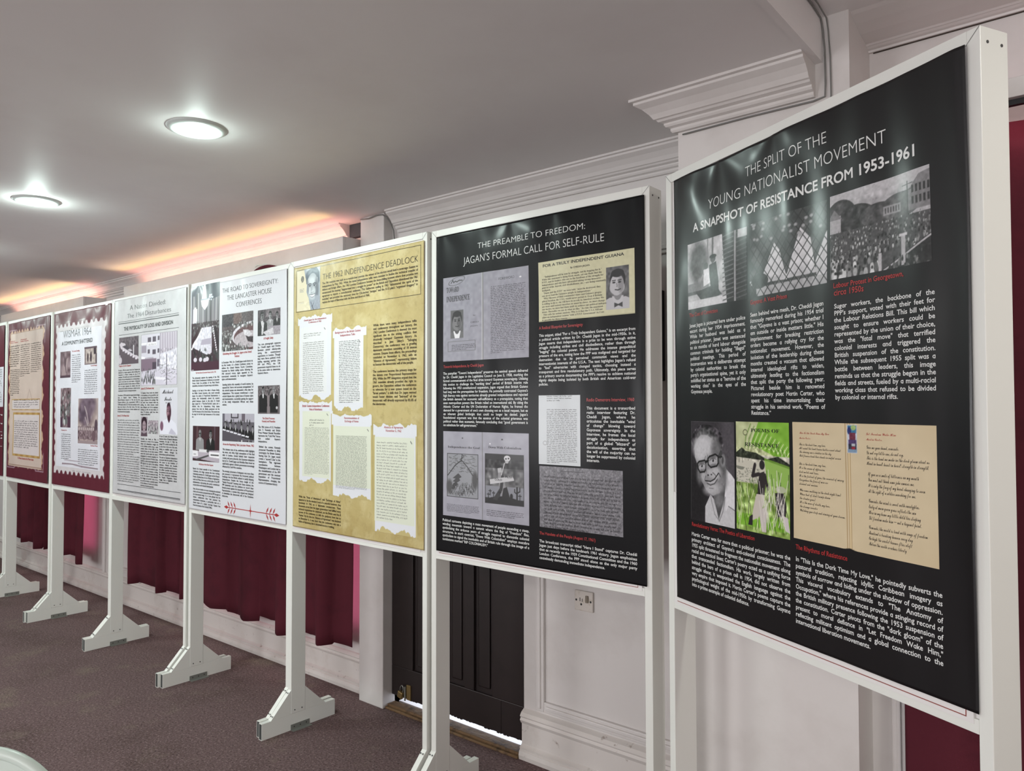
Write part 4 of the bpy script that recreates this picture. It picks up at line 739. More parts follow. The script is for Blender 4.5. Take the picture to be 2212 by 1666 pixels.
POSTERS=[
 {"p":[
  ('sheetwhite',0.1041,0.961,1.5587,1.8921),
 ],"t":[
  ('greek', 'w', 0.1159, 0.9716, 1.5099, 0.02403, 'J', '14x5'),
 ]},
 {"p":[
  ('parch',0.0491,0.877,1.0524,2.1971),
  ('parchinner',0.098,0.8236,1.0798,2.1555),
  ('goldbox',0.1389,0.788,1.5313,1.6212),
  ('goldbox2',0.1769,0.7948,1.1643,1.5132),
 ],"t":[
  ('body', 'r', 0.0728, 0.2747, 2.0897, 0.0124, 'L', 'Testimony:/Wismar Massacre'),
  ('body', 'r', 0.3293, 0.5123, 2.0908, 0.0139, 'L', 'Statement:/Stella Moore'),
  ('greek', 'k', 0.0808, 0.3114, 2.0471, 0.01798, 'J', '10x27'),
  ('greek', 'k', 0.0929, 0.3199, 1.8552, 0.01459, 'J', '15x31'),
  ('greek', 'k', 0.3341, 0.5443, 2.0484, 0.01649, 'J', '16x24'),
  ('greek', 'k', 0.5634, 0.7896, 2.048, 0.01566, 'J', '15x26'),
  ('greek', 'k', 0.1913, 0.7473, 1.6067, 0.01753, 'J', '4x34'),
  ('greek', 'k', 0.2077, 0.7437, 1.4409, 0.01726, 'J', '13x36'),
  ('body', 'r', 0.3, 0.6609, 1.1425, 0, 'F', 'The Witness Statement of the Wismar Inquiry'),
 ]},
 {"p":[
  ('stamp',0.0244,0.9325,1.0597,2.1751),
  ('sheetwhite',0.0912,0.84,1.126,2.1062),
  ('sepia1',0.1449,0.3323,1.768,1.9584),
  ('sepia2',0.562,0.7739,1.8499,1.9729),
  ('sepia3',0.1604,0.3468,1.4092,1.6939),
  ('sepia4',0.4769,0.8005,1.3023,1.6157),
 ],"t":[
  ('title', 'd', 0.1885, 0.6815, 2.0575, 0.0508, 'F', 'WISMAR 1964'),
  ('titleb', 'd', 0.168, 0.7049, 2.0042, 0.0274, 'F', 'A COMMUNITY SHATTERED'),
  ('body', 'r', 0.3558, 0.4822, 1.9491, 0, 'F', 'The Looted Dwellings'),
  ('body', 'r', 0.6684, 0.7761, 1.8363, 0, 'F', 'The Armed Onslaught'),
  ('body', 'r', 0.1759, 0.2804, 1.3845, 0, 'F', 'A Community in Fire'),
  ('body', 'r', 0.6851, 0.804, 1.287, 0, 'F', 'The Ashes of Wismar'),
  ('greek', 'k', 0.3545, 0.5037, 1.923, 0.01478, 'J', '14x24'),
  ('greek', 'k', 0.5637, 0.7788, 1.8077, 0.01455, 'J', '12x31'),
  ('greek', 'k', 0.1817, 0.352, 1.3567, 0.01458, 'J', '13x27'),
  ('greek', 'k', 0.4817, 0.808, 1.257, 0.01441, 'J', '8x49'),
 ]},
 {"p":[
  ('rule',0.1119,0.9023,2.1056,2.1082),
  ('rule',0.1121,0.9025,2.0926,2.0977),
  ('rule',0.1194,0.9039,2.0204,2.0231),
  ('ferry',0.1222,0.3906,1.8304,2.0048),
  ('building',0.4288,0.8856,1.6878,2.005),
  ('kowsilla',0.435,0.5196,1.375,1.4952),
  ('smallcrowd',0.5288,0.6586,1.392,1.4745),
  ('fordecard',0.6785,0.892,1.3933,1.67),
  ('rule',0.1159,0.9413,1.0581,1.0609),
  ('rule',0.1169,0.9356,1.0211,1.0253),
  ('rule',0.1194,0.9357,1.0157,1.0181),
 ],"t":[
  ('title', 'd', 0.2655, 0.7414, 2.1745, 0.0287, 'F', 'A Nation Divided:'),
  ('title', 'd', 0.226, 0.8043, 2.1241, 0.0283, 'F', 'The 1964 Disturbances'),
  ('titleb', 'd', 0.1867, 0.8303, 2.0473, 0.0237, 'F', 'THE PHYSICALITY OF LOSS AND DIVISION'),
  ('body', 'r', 0.1175, 0.2897, 1.8161, 0, 'F', 'Tragedy on the Sun Chapman'),
  ('body', 'r', 0.4317, 0.6023, 1.6656, 0, 'F', 'January 25, The Bookers Raid'),
  ('body', 'k', 0.115, 0.4123, 1.7886, 0.01472, 'J', "On July 6, 1964, the motor launch Sun Chapman was/destroyed in a massive explosion while travelling from/Georgetown to Wismar, claiming the lives of 40/passengers. This horrific event became one of the darkest/chapters of the pre-independence era, occurring during a/period of civil unrest and racial tension. Coming just/weeks after the atrocities of ethnic violence at Wismar-/Hill, the tragedy deepened the national crisis and/underscored the volatile environment in which the final/negotiations for Guyana's sovereignty took place."),
  ('body', 'k', 0.11, 0.4127, 1.6273, 0.01503, 'J', "The violence of 1964 created the largest internal refugee/crisis in Guyana's history. Following the/Wismar-Mackenzie massacre in May and the Sun/Chapman bombing in July, approximately 13,000 to/15,000 people (nearly 2% of the total population at the/time) were forced to flee their homes. The mass/movement was driven by fear of ethnic retaliation and/the total destruction of property."),
  ('body', 'r', 0.1078, 0.2726, 1.4956, 0, 'F', 'January 25, The Wismar Raid'),
  ('greek', 'k', 0.1119, 0.4165, 1.4682, 0.01534, 'J', '15x49'),
  ('greek', 'k', 0.1146, 0.4251, 1.2388, 0.01455, 'J', '12x52'),
  ('body', 'k', 0.4281, 0.6562, 1.6388, 0.01476, 'J', '"A Freedom House bomb was planted/in the bookshop on the ground floor and/two employees, Michael Forde, was killed/trying to dispose of the package. Had/the bomb been removed inside the/building, the whole structure would/have collapsed and all the employees,/including my wife and some visitors, in/about 30 persons, would have been/trapped, possibly killed."'),
  ('body', 'k', 0.438, 0.6633, 1.3546, 0.01515, 'J', 'Kowsilla, also known as Alice, is/honoured as a martyr of the Guianese/labour and independence struggle due/to her ultimate sacrifice during a sugar/workers\' strike in March 1964. At the/Leonora Estate, she and other workers/stood their ground against the estate\'s/management to demand recognition for/the Guyana Agricultural Workers Union/(GAWU), a union closely aligned with the/PPP\'s fight for the rights of the working/class. In a brutal act of repression, a/scab driven tractor was ordered to plow/through the line of protesters, crushing/Kowsilla to death and severing her body/in two. Her refusal to move embodied/the "struggle and sacrifice" ethos of the/era, and she remains a powerful symbol/of the resilience of women and workers/in the face of colonial oppression.'),
  ('script', 'k', 0.7079, 0.8437, 1.6359, 0.0229, 'F', 'Michael'),
  ('script', 'k', 0.7281, 0.824, 1.5931, 0.0229, 'F', 'Forde'),
  ('title', 'k', 0.7429, 0.8112, 1.5755, 0.0102, 'F', '1941-1964'),
  ('body', 'k', 0.6775, 0.8923, 1.376, 0.01547, 'J', "At just 23 years old, Michael Forde/became a hero of Guyana's liberation/movement. On July 17, 1964, the/young PYO activist sacrificed his life/to save lives at the cost of his own,/leaving an indelible mark on the/nation's history through his/extraordinary youth and bravery."),
  ('body', 'k', 0.6802, 0.8947, 1.25, 0.0148, 'J', "The path to Guyanese independence/was paved with the sacrifice of those/who stood on the frontlines of/resistance. Michael and Kowsilla/represent a specific breed of heroism:/the selfless guardian who protects/the collective at the cost of their own/life. Their martyrdom transformed/the People's Progressive Party's/struggle from a legislative debate/into a moral crusade."),
 ]},
 {"p":[
  ('lancaster',0.019,0.3296,1.7621,2.2456),
  ('assembly',0.3592,0.6688,1.8567,2.0578),
  ('talk',0.7114,0.9138,1.9203,2.0538),
  ('twomen',0.7171,0.9179,1.5209,1.6645),
  ('delegates',0.3681,0.6836,1.3717,1.5202),
  ('seated',0.0483,0.3396,1.2516,1.4487),
  ('arrow',0.3911,0.9214,0.9944,1.0406),
 ],"t":[
  ('title', 'd', 0.3564, 0.8956, 2.1782, 0.0236, 'F', 'THE ROAD TO SOVEREIGNTY:'),
  ('title', 'd', 0.4061, 0.8382, 2.1342, 0.0257, 'F', 'THE LANCASTER HOUSE'),
  ('title', 'd', 0.4967, 0.7464, 2.0899, 0.025, 'F', 'CONFERENCES'),
  ('body', 'r', 0.3708, 0.6565, 1.8394, 0.0173, 'C', 'Globalising the Struggle: Dr. Jagan at the United/Nations'),
  ('body', 'r', 0.7686, 0.8569, 1.9002, 0, 'F', 'A Fragile Unity'),
  ('body', 'k', 0.3602, 0.6674, 1.7928, 0.01517, 'J', "In December 1961, Dr. Cheddi Jagan made history as/the first leader of a British Caribbean colony to/address the United Nations Fourth Committee./Frustrated by British stalling tactics following his/1961 electoral victory, Jagan appealed to the/international community to recognise Guyana's/right to self-determination."),
  ('body', 'k', 0.714, 0.9191, 1.8724, 0.01472, 'J', "This rare photograph captures/Dr. Cheddi Jagan and Forbes/Burnham seated side-by-side/during the constitutional/negotiations in London. Though/they were fierce political rivals/leading opposing parties (the/PPP and PNC), the UK/government required them to sit/at the same table to determine/Guyana's future."),
  ('body', 'r', 0.0717, 0.2977, 1.7459, 0, 'F', 'The Music Room of Lancaster House, London, 1962'),
  ('body', 'k', 0.0352, 0.3344, 1.7167, 0.01487, 'J', "The photograph captures the opening of the 1962/British Guiana Constitutional Conference at Lancaster/House. Under the grandeur of the Music Room's/chandeliers, the future of Guyana hung in the balance."),
  ('body', 'k', 0.0366, 0.3376, 1.6447, 0.01492, 'J', 'Standing at the head of the table is Duncan Sandys,/the British Colonial Secretary, who would eventually/impose the system of Proportional Representation, a/decision that fundamentally altered the country\'s/political landscape. Seated at this table, Dr. Cheddi/Jagan argued for a "First-Past-The-Post" system and a/definitive date for independence, facing intense/pressure from both the British government and the/Cold War interests of the United States. This moment sets/the stage for the final legal manoeuvres of the colonial/era.'),
  ('body', 'k', 0.3677, 0.6728, 1.6721, 0.01551, 'J', 'Standing before this assembly of world nations, he/exposed the "terror and economic strangulation" of/the colonial system and demanded a firm date for/independence. This moment transformed a local/colonial dispute into a global issue of human rights/and decolonisation, successfully gaining the support/of the newly independent African and Asian/nations.'),
  ('body', 'r', 0.7568, 0.8779, 1.4935, 0.015, 'C', 'The Global Pressures:/Kennedy and Macmillan'),
  ('body', 'r', 0.3758, 0.6824, 1.3497, 0, 'F', 'Across the Negotiating Table: Lancaster House, 1962'),
  ('body', 'r', 0.1196, 0.2779, 1.23, 0, 'F', 'Architects of the New Guyana'),
  ('body', 'k', 0.7222, 0.9236, 1.4489, 0.01474, 'J', 'This 1961 photo of U.S. President/John F. Kennedy and British/Prime Minister Harold Macmillan/represents the "Cold War" forces/that stalled Guyana\'s/independence.'),
  ('body', 'k', 0.7298, 0.9247, 1.3479, 0.01525, 'J', 'Behind the scenes, Kennedy/pressured Macmillan to delay/sovereignty for British Guiana,/fearing that Dr. Jagan would/create a "second Cuba" in the/hemisphere. This high-level/coordination between/Washington and London led to/the destabilisation of the PPP/government and the eventual/imposition of Proportional/Representation, changing the/course of Guyanese history.'),
  ('body', 'k', 0.3732, 0.6892, 1.3219, 0.01545, 'J', 'This intimate view of the conference table highlights/the tense, and often frigid atmosphere of the final/talks in London. Seated behind their respective/country and party placards, the Guyanese delegation/led by Dr. Cheddi Jagan and Brindley Benn faced an/uphill battle against a British government increasingly/influenced by Cold War anxieties.'),
  ('body', 'k', 0.373, 0.6842, 1.2048, 0.01489, 'J', 'The strategic placement of delegates was more than/just protocol; it represented the fractured political/landscape that the British utilised to justify delaying/independence. Despite the heavy weight of the/"Sandys Proposals" looming over these sessions, the/PPP leadership used this platform to record their/formal protest against the imposition of Proportional/Representation, a system they argued was designed/to destabilise the democratic will of the Guyanese/electorate.'),
  ('body', 'k', 0.0537, 0.3445, 1.2025, 0.01537, 'J', "Beyond the formal assembly of the Constitutional/Conference, this image captures the close working/relationship between Dr. Cheddi Jagan and his Deputy/Premier, Brindley Benn. As the Minister of Agriculture,/Lands and Mines, Benn was a critical pillar of the PPP/administration, representing the party's commitment/to land reform and industrial development."),
  ('body', 'k', 0.0558, 0.3545, 1.0879, 0.01542, 'J', 'Here, the two leaders are seen reviewing the technical/drafts and economic proposals that the PPP brought to/the international stage. It is a rare glimpse into the/intense, collaborative labor that powered the/independence movement, a partnership built on a/shared vision of a united, sovereign Guyana free/from the dictates of the Colonial Office.'),
 ]},
 {"p":[
  ('frame',0.0609,0.958,2.0139,2.2146),
  ('ivory',0.0644,0.2544,2.0175,2.2128),
  ('youngjagan',0.1231,0.2569,2.0161,2.2132),
  ('torn1',0.0721,0.3579,1.589,1.9918),
  ('torn2',0.3553,0.6085,1.5379,1.9163),
  ('torn3',0.0849,0.3721,1.2008,1.5851),
  ('torn4',0.347,0.6491,1.1496,1.525),
  ('torn5',0.6509,0.9396,1.0242,1.4874),
 ],"t":[
  ('title', 'b', 0.2757, 0.9419, 2.1487, 0.0263, 'F', 'THE 1962 INDEPENDENCE DEADLOCK'),
  ('body', 'b', 0.2743, 0.9401, 2.1271, 0.0148, 'J', 'The 1961 mandate was built on a crystal-clear premise: the winner of the election would lead a sovereign Guiana to/independence by May 1962. While the initial independence talks were intended to finalise the technical transfer of/defence and foreign affairs, the 1962 London Conference became the bone-chilling moment where that promise was/assassinated; the meeting "degenerated into a struggle for power" as the British and Opposition abandoned the 1961/agreement to impose a manufactured stalemate. This deliberate stalling in 1962 "dishonoured the spirit of the/mandate" and provided the necessary time for CIA-backed "intrigue" and the X-13 plan\'s "organised thuggery" to/replace the hope of liberation with the fires and blood of 1964.'),
  ('body', 'b', 0.6508, 0.9332, 1.9035, 0.01545, 'J', 'While there were many independence talks/and conferences throughout our history, the/1962 London Conference is deemed the most/significant due to the arising conflicts that/drastically reshaped Guyanese history. As/described in Jane Sillery\'s "Salvaging/Democracy,\' the conference was a grueling/diplomatic marathon consisting of 18 intense/sessions. Despite these efforts, the proceedings/concluded on November 6, 1962, with an/"Absence of Agreement," representing failure/to honour the democratic will of the people.'),
  ('body', 'b', 0.6502, 0.9323, 1.7035, 0.01554, 'J', 'The conference became the primary stage for/the debate over Proportional Representation/(PR). While the PPP delegation argued that the/1961 mandate already provided the right to/govern, the Opposition utilised the conference/to advocate for a new system based on the/"Israel pattern," a shift that Dr. Jagan warned/would foster division and "betrayal" of the/democratic will already expressed by 85.6% of/the electorate.'),
  ('body', 'b', 0.091, 0.4249, 1.1235, 0.0148, 'J', 'While the "Note of Inheritance" and "Exchange of Notes"/appeared to be the standard tools of a peaceful handover, they/functioned in 1962 as a diplomatic smokescreen. These/documents prove that the Jagan government had fulfilled every/technical requirement for statehood, yet the British used the ill/success of the conference to shift the goalposts from law to/"loyalty." By the time the "Absence of Agreement" was declared/on November 6, it was clear that the conference was not a/failure of diplomacy, but a calculated success in stalling.'),
  ('body', 'r', 0.1245, 0.3071, 1.9652, 0.0119, 'C', 'Cheddi Jagan for the Independence/Conference of 1962'),
  ('body', 'r', 0.3773, 0.565, 1.8892, 0.0145, 'C', 'Background to the British Guiana/Independence Talks'),
  ('body', 'r', 0.1182, 0.3353, 1.5558, 0.0161, 'C', 'British Guiana Independence Conference/Note of Inheritance'),
  ('body', 'r', 0.4476, 0.5571, 1.5018, 0.0142, 'C', 'Recommendation of/Exchange of Notes'),
  ('body', 'r', 0.7274, 0.85, 1.4654, 0.0144, 'C', 'Absence of Agreement/November 6, 1962'),
  ('greek', 'f', 0.125, 0.2641, 1.9007, 0.00945, 'J', '3x26'),
  ('greek', 'f', 0.1212, 0.2882, 1.8588, 0.00958, 'J', '26x40'),
  ('greek', 'd', 0.408, 0.5617, 1.8496, 0.00785, 'J', '36x40'),
  ('greek', 'f', 0.1758, 0.2945, 1.4914, 0.01245, 'J', '3x24'),
  ('greek', 'f', 0.1368, 0.3319, 1.4568, 0.00661, 'J', '34x44'),
  ('greek', 'd', 0.3848, 0.6108, 1.4242, 0.00521, 'J', '46x60'),
  ('greek', 'f', 0.6782, 0.8779, 1.4015, 0.0123, 'J', '27x44'),
 ]},
 {"p":[
  ('foreword',0.0754,0.5076,1.7347,2.0667),
  ('clip',0.5529,0.9469,1.8578,2.0704),
  ('doc',0.5527,0.7318,1.3529,1.5959),
  ('cartoons',0.0752,0.5078,1.1291,1.4596),
  ('letter',0.5556,0.898,1.1315,1.3466),
 ],"t":[
  ('title', 'w', 0.26, 0.7588, 2.1608, 0.0214, 'F', 'THE PREAMBLE TO FREEDOM:'),
  ('title', 'w', 0.1857, 0.8311, 2.1095, 0.0273, 'F', "JAGAN'S FORMAL CALL FOR SELF-RULE"),
  ('body', 'r', 0.0777, 0.2924, 1.7094, 0, 'F', 'Towards Independence, by Cheddi Jagan'),
  ('body', 'r', 0.5536, 0.7431, 1.831, 0, 'F', 'A Radical Blueprint for Sovereignty'),
  ('body', 'w', 0.0758, 0.5042, 1.6826, 0.01449, 'J', 'The pamphlet "Toward Independence" preserves the seminal speech delivered/by Dr. Cheddi Jagan in the Legislative Council on June 5, 1958, marking the/formal commencement of the final drive toward Guyanese sovereignty. Utilising/this motion to challenge the "marking time" period of British interim rule/following the 1953 constitutional suspension, Jagan argued that British Guiana/had long met the prerequisites for freedom. He pointedly contrasted Guyana\'s/high literacy rate against territories already granted independence and rejected/the British demand for economic self-sufficiency as a prerequisite, noting that/even metropolitan powers like Britain relied on international aid. By citing the/Atlantic Charter and the UN Declaration of Human Rights, he framed the/demand for a government of one\'s own choosing not as a local request, but as/an inherent global birthright that could no longer be denied. Jagan\'s/foundational argument was that the essence of the colonial grievance was/political rather than economic, famously concluding that "good government is/no substitute for self-government."'),
  ('body', 'w', 0.5535, 0.9483, 1.8043, 0.01443, 'J', 'This snippet, titled "For a Truly Independent Guiana," is an excerpt from/a political article written by Dr. Cheddi Jagan in the mid-1950s. In it,/Jagan asserts that independence is a prize to be won through active/struggle including strikes and civil disobedience, rather than through/"begging" the colonial power. He addresses the intense geopolitical/pressure of the era, noting how the PPP was maligned and targeted for/destruction due to its perceived communist views and the/interventionist interests of the U.S.A.. The text highlights Jagan\'s refusal/to "fool" adversaries with changed tactics, choosing instead a/transparent and firm revolutionary path. Ultimately, this piece serves/as a primary source documenting the PPP\'s resolve to achieve national/dignity despite being isolated by both British and American cold-war/policies.'),
  ('body', 'r', 0.7577, 0.9424, 1.5738, 0, 'F', 'Radio Demerara Interview, 1960'),
  ('body', 'w', 0.7585, 0.9455, 1.5465, 0.01463, 'J', 'This document is a transcribed/radio interview featuring Dr./Cheddi Jagan, where he/articulates the inevitable "wind/of change" blowing toward/Guyanese sovereignty. In the/interview, he frames the local/struggle for independence as/part of a global "blizzard" of/decolonisation, asserting that/the will of the majority can no/longer be suppressed by colonial/interests.'),
  ('body', 'r', 0.5548, 0.7912, 1.1048, 0, 'F', 'The Mandate of the People (August 17, 1961)'),
  ('body', 'w', 0.0734, 0.5084, 1.1058, 0.01484, 'J', 'Political cartoons depicting a mass movement of people ascending a steep,/winding mountain toward a summit where the flag of "Freedom" flies,/symbolising the arduous years of struggle required to dismantle colonial/structures. In stark contrast, "Down With Colonialism" employs macabre/symbolism to signal the inevitable end of British rule through the image of a/tombstone marked "RIP COLONIALISM."'),
  ('body', 'w', 0.5542, 0.949, 1.077, 0.0146, 'J', 'The broadcast transcript titled "Here I Stand" captures Dr. Cheddi/Jagan just days before the landmark 1961 victory. Jagan emphasises/that as recently as the 1959 Constitutional Committee and the 1960/London Conference, the PPP stood alone as the only major party/ceaselessly demanding immediate independence.'),
  ('serif', 'k', 0.0933, 0.1602, 2.0068, 0.0201, 'F', 'TOWARD'),
  ('serif', 'k', 0.0933, 0.2203, 1.9698, 0.0211, 'F', 'INDEPENDENCE'),
  ('title', 'k', 0.2244, 0.2672, 1.8778, 0.0056, 'F', 'CHEDDI'),
  ('title', 'k', 0.2244, 0.2625, 1.8634, 0.0056, 'F', 'JAGAN'),
  ('title', 'k', 0.238, 0.2509, 1.9045, 0.0056, 'F', 'by'),
  ('title', 'k', 0.3642, 0.443, 2.0288, 0.0091, 'F', 'FOREWORD'),
  ('titleb', 'k', 0.5723, 0.9079, 2.0511, 0.0101, 'F', 'FOR A TRULY INDEPENDENT GUIANA'),
  ('titleb', 'k', 0.6948, 0.7751, 2.033, 0.0057, 'F', 'By CHEDDI JAGAN.'),
  ('serif', 'k', 0.5681, 0.8415, 2.0137, 0.00961, 'L', "    “Independence will be won by struggle, not by begging for it.”/While this statement is being freely made, yet one finds that the/P.P.P., and its leaders, who are in the forefront of the struggle for/independence and who have advocated taking strong measures—/general strike, boycott, civil disobedience, etc.—are being constantly/maligned./  “Jagan and the P.P.P.” we were told, “must be destroyed; they/can never lead the Guianese people to independence.”/  “Why? Because of their communist views and Guiana's geogra-/phical location, the U.S.A. would never permit it. Even if Britain/is willing to do so, she will have to accede to America's wishes! We/are weak and isolated therefore we must be clever, we must change/our tactics, we must fool them until we achieve our political indepen-/dence. Thereafter we can do what we like.” So runs the argument./  This calls for serious analysis. Why is it that the U.S.A. will not/allow an independent Guiana “with a P.P.P. Government? As I see/it, possibly for three reasons :—"),
  ('serif', 'k', 0.0996, 0.2706, 1.3954, 0.0077, 'F', 'Independence the Goal'),
  ('serif', 'k', 0.3135, 0.4734, 1.4006, 0.0082, 'F', 'Down With Colonialism'),
  ('titleb', 'k', 0.3447, 0.3812, 1.2822, 0.007, 'F', 'COLO'),
  ('titleb', 'k', 0.3966, 0.4371, 1.2946, 0.0082, 'F', 'ALISM'),
  ('greek', 'k', 0.3271, 0.4928, 2.0054, 0.00637, 'J', '40x52'),
  ('greek', 'k', 0.1214, 0.2537, 1.7956, 0.00603, 'J', '4x44'),
  ('greek', 'k', 0.5894, 0.702, 1.5905, 0.00735, 'J', '3x30'),
  ('greek', 'k', 0.5892, 0.7182, 1.5444, 0.00617, 'J', '31x38'),
  ('greek', 'k', 0.5577, 0.5804, 1.5897, 0.0004, 'J', '2x8'),
  ('greek', 'k', 0.5742, 0.8889, 1.3072, 0.01251, 'J', '15x78'),
  ('greek', 'k', 0.6529, 0.7609, 1.33, 0.0004, 'J', '2x26'),
  ('greek', 'k', 0.0966, 0.2674, 1.1736, 0.00532, 'J', '6x58'),
  ('greek', 'k', 0.3046, 0.4826, 1.1675, 0.00633, 'J', '4x62'),
 ]},
 {"p":[
  ('escort',0.1157,0.3644,1.8387,2.0292),
  ('mesh',0.3761,0.6353,1.8393,2.0316),
  ('crowd',0.6442,0.8974,1.8438,2.0349),
  ('carter',0.12,0.3095,1.2309,1.514),
  ('cover',0.3172,0.5072,1.2334,1.5168),
  ('openbook',0.5194,0.9012,1.2408,1.5194),
 ],"t":[
  ('title', 'w', 0.3546, 0.6385, 2.1623, 0.0266, 'F', 'THE SPLIT OF THE'),
  ('title', 'w', 0.2044, 0.7956, 2.1124, 0.0281, 'F', 'YOUNG NATIONALIST MOVEMENT'),
  ('titleb', 'w', 0.1427, 0.8712, 2.0617, 0.0241, 'F', 'A SNAPSHOT OF RESISTANCE FROM 1953-1961'),
  ('body', 'r', 0.1201, 0.2523, 1.8164, 0, 'F', 'The Cost of Conviction'),
  ('body', 'r', 0.3775, 0.5103, 1.8211, 0, 'F', 'Guyana: A Vast Prison'),
  ('body', 'r', 0.6538, 0.8322, 1.8241, 0, 'F', 'Labour Protest in Georgetown,'),
  ('body', 'r', 0.6552, 0.7329, 1.8068, 0, 'F', 'circa 1950s'),
  ('body', 'w', 0.1211, 0.3586, 1.7858, 0.01592, 'J', 'Janet Jagan is pictured here under police/escort during her 1954 imprisonment./While her husband was held as a/political prisoner, Janet was sentenced/to six months of hard labour alongside/common criminals for holding "illegal"/political meetings. This period of/incarceration was a deliberate attempt/by colonial authorities to break the/party\'s organisational spine, yet it only/solidified her status as a "heroine of the/working class" in the eyes of the/Guyanese people.'),
  ('body', 'w', 0.3776, 0.6256, 1.7892, 0.01586, 'J', 'Seen behind wire mesh, Dr. Cheddi Jagan/famously remarked during his 1954 trial/that "Guyana is a vast prison; whether I/am outside or inside matters little." His/imprisonment for breaking restriction/orders became a rallying cry for the/nationalist movement. However, the/isolation of the leadership during these/months created a vacuum that allowed/internal ideological rifts to widen,/ultimately leading to the factionalism/that split the party the following year./Pictured beside him is renowned/revolutionary poet Martin Carter, who/spent his time immortalising their/struggle in his seminal work, “Poems of/Resistance.”'),
  ('body', 'w', 0.656, 0.9022, 1.7774, 0.01575, 'J', 'Sugar workers, the backbone of the/PPP\'s support, voted with their feet for/the Labour Relations Bill. This bill which/sought to ensure workers could be/represented by the union of their choice,/was the "fatal move" that terrified/colonial interests and triggered the/British suspension of the constitution./While the subsequent 1955 split was a/battle between leaders, this image/reminds us that the struggle began in the/fields and streets, fueled by a multi-racial/working class that refused to be divided/by colonial or internal rifts.'),
  ('body', 'r', 0.1238, 0.3867, 1.2123, 0, 'F', 'Revolutionary Verse: The Poetics of Liberation'),
  ('body', 'r', 0.526, 0.68, 1.2154, 0, 'F', 'The Rhythms of Resistance'),
  ('body', 'w', 0.1228, 0.5084, 1.1844, 0.01606, 'J', "Martin Carter was far more than a political prisoner; he was the/primary architect of Guyana's anti-colonial consciousness. The/1955 split threatened to fragment the nationalist movement along/racial and tactical lines; Carter's poetry acted as a unifying force/that transcended factionalism. His work, largely written from/behind the bars of a prison cell in 1954, did not observe the/struggle alone; it weaponised the English language against the/very empire that imposed it. Martin Carter's poems capture the/psychological weight of the mid-1950s by transforming Guyana/into a prime example of colonial defiance."),
  ('body', 'w', 0.5258, 0.907, 1.1869, 0.0163, 'J', 'In "This Is the Dark Time My Love," he pointedly subverts the/pastoral tradition, rejecting idyllic Caribbean imagery as/symbols of sorrow and hiding under the shadow of oppression./This visceral vocabulary extends to "The Anatomy of/Occupation," where his references provide a stinging record of/the British military presence following the 1953 suspension of/the constitution. Carter pivots from the "dark gloom" of the/present to moral defiance in "Let Freedom Wake Him,"/reflecting militant optimism and a global connection to the/international liberation movements.'),
  ('script', 'r', 0.5429, 0.6356, 1.4916, 0, 'F', 'This Is the Dark Time My Love'),
  ('script', 'r', 0.5421, 0.5788, 1.4798, 0, 'F', 'Martin Carter'),
  ('script', 'k', 0.5413, 0.6683, 1.4642, 0.0089, 'L', 'This is the dark time, my love,/All round the land brown beetles crawl about/The shining sun is hidden in the sky/Red flowers bend their heads in awful sorrow'),
  ('script', 'k', 0.5396, 0.6743, 1.4179, 0.0095, 'L', 'This is the dark time, my love,/It is the season of oppression,/dark metal, and tears./It is the festival of guns, the carnival of misery/Everywhere the faces of men are/strained and anxious'),
  ('script', 'k', 0.5401, 0.6759, 1.3555, 0.0096, 'L', 'Who comes walking in the dark night time?/Whose boot of steel tramps down/the slender grass?/It is the man of death, my love,/the strange invader/Watching you sleep and aiming at your dream.'),
  ('script', 'r', 0.7357, 0.8111, 1.4954, 0, 'F', 'Let Freedom Wake Him'),
  ('script', 'r', 0.7368, 0.7774, 1.4842, 0, 'F', 'Martin Carter'),
  ('script', 'k', 0.7365, 0.8851, 1.4661, 0.01143, 'L', 'Give me your hand, comrade./Do not cry little one, do not cry./This is the bond we make in the dark gloom about us/Hand in hand! heart in heart! strength in strength!'),
  ('script', 'k', 0.7393, 0.8745, 1.4089, 0.0121, 'L', 'If you see a smile of bitterness on my mouth/You must not think some joke amuses me./It is only the fury of my heart changing to scorn/At the sight of a soldier searching for me.'),
  ('script', 'k', 0.7395, 0.8649, 1.3517, 0.0122, 'L', 'Comrade, the wind is sweet with eucalyptus./Early at morn green grass reflects the sun/Here in my home my little child lies sleeping/Let freedom wake him — not a bayonet point.'),
  ('script', 'k', 0.7385, 0.8778, 1.2955, 0.01173, 'L', 'Comrade, the world is loud with songs of freedom/Mankind is breaking heaven every day/On high the scarlet banner flies aloft/Below the earth re-echoes liberty'),
  ('serif', 'k', 0.3741, 0.4755, 1.491, 0.0089, 'F', 'POEMS OF'),
  ('serif', 'k', 0.3511, 0.4749, 1.4535, 0.0097, 'F', 'RESISTANCE'),
 ]},
]

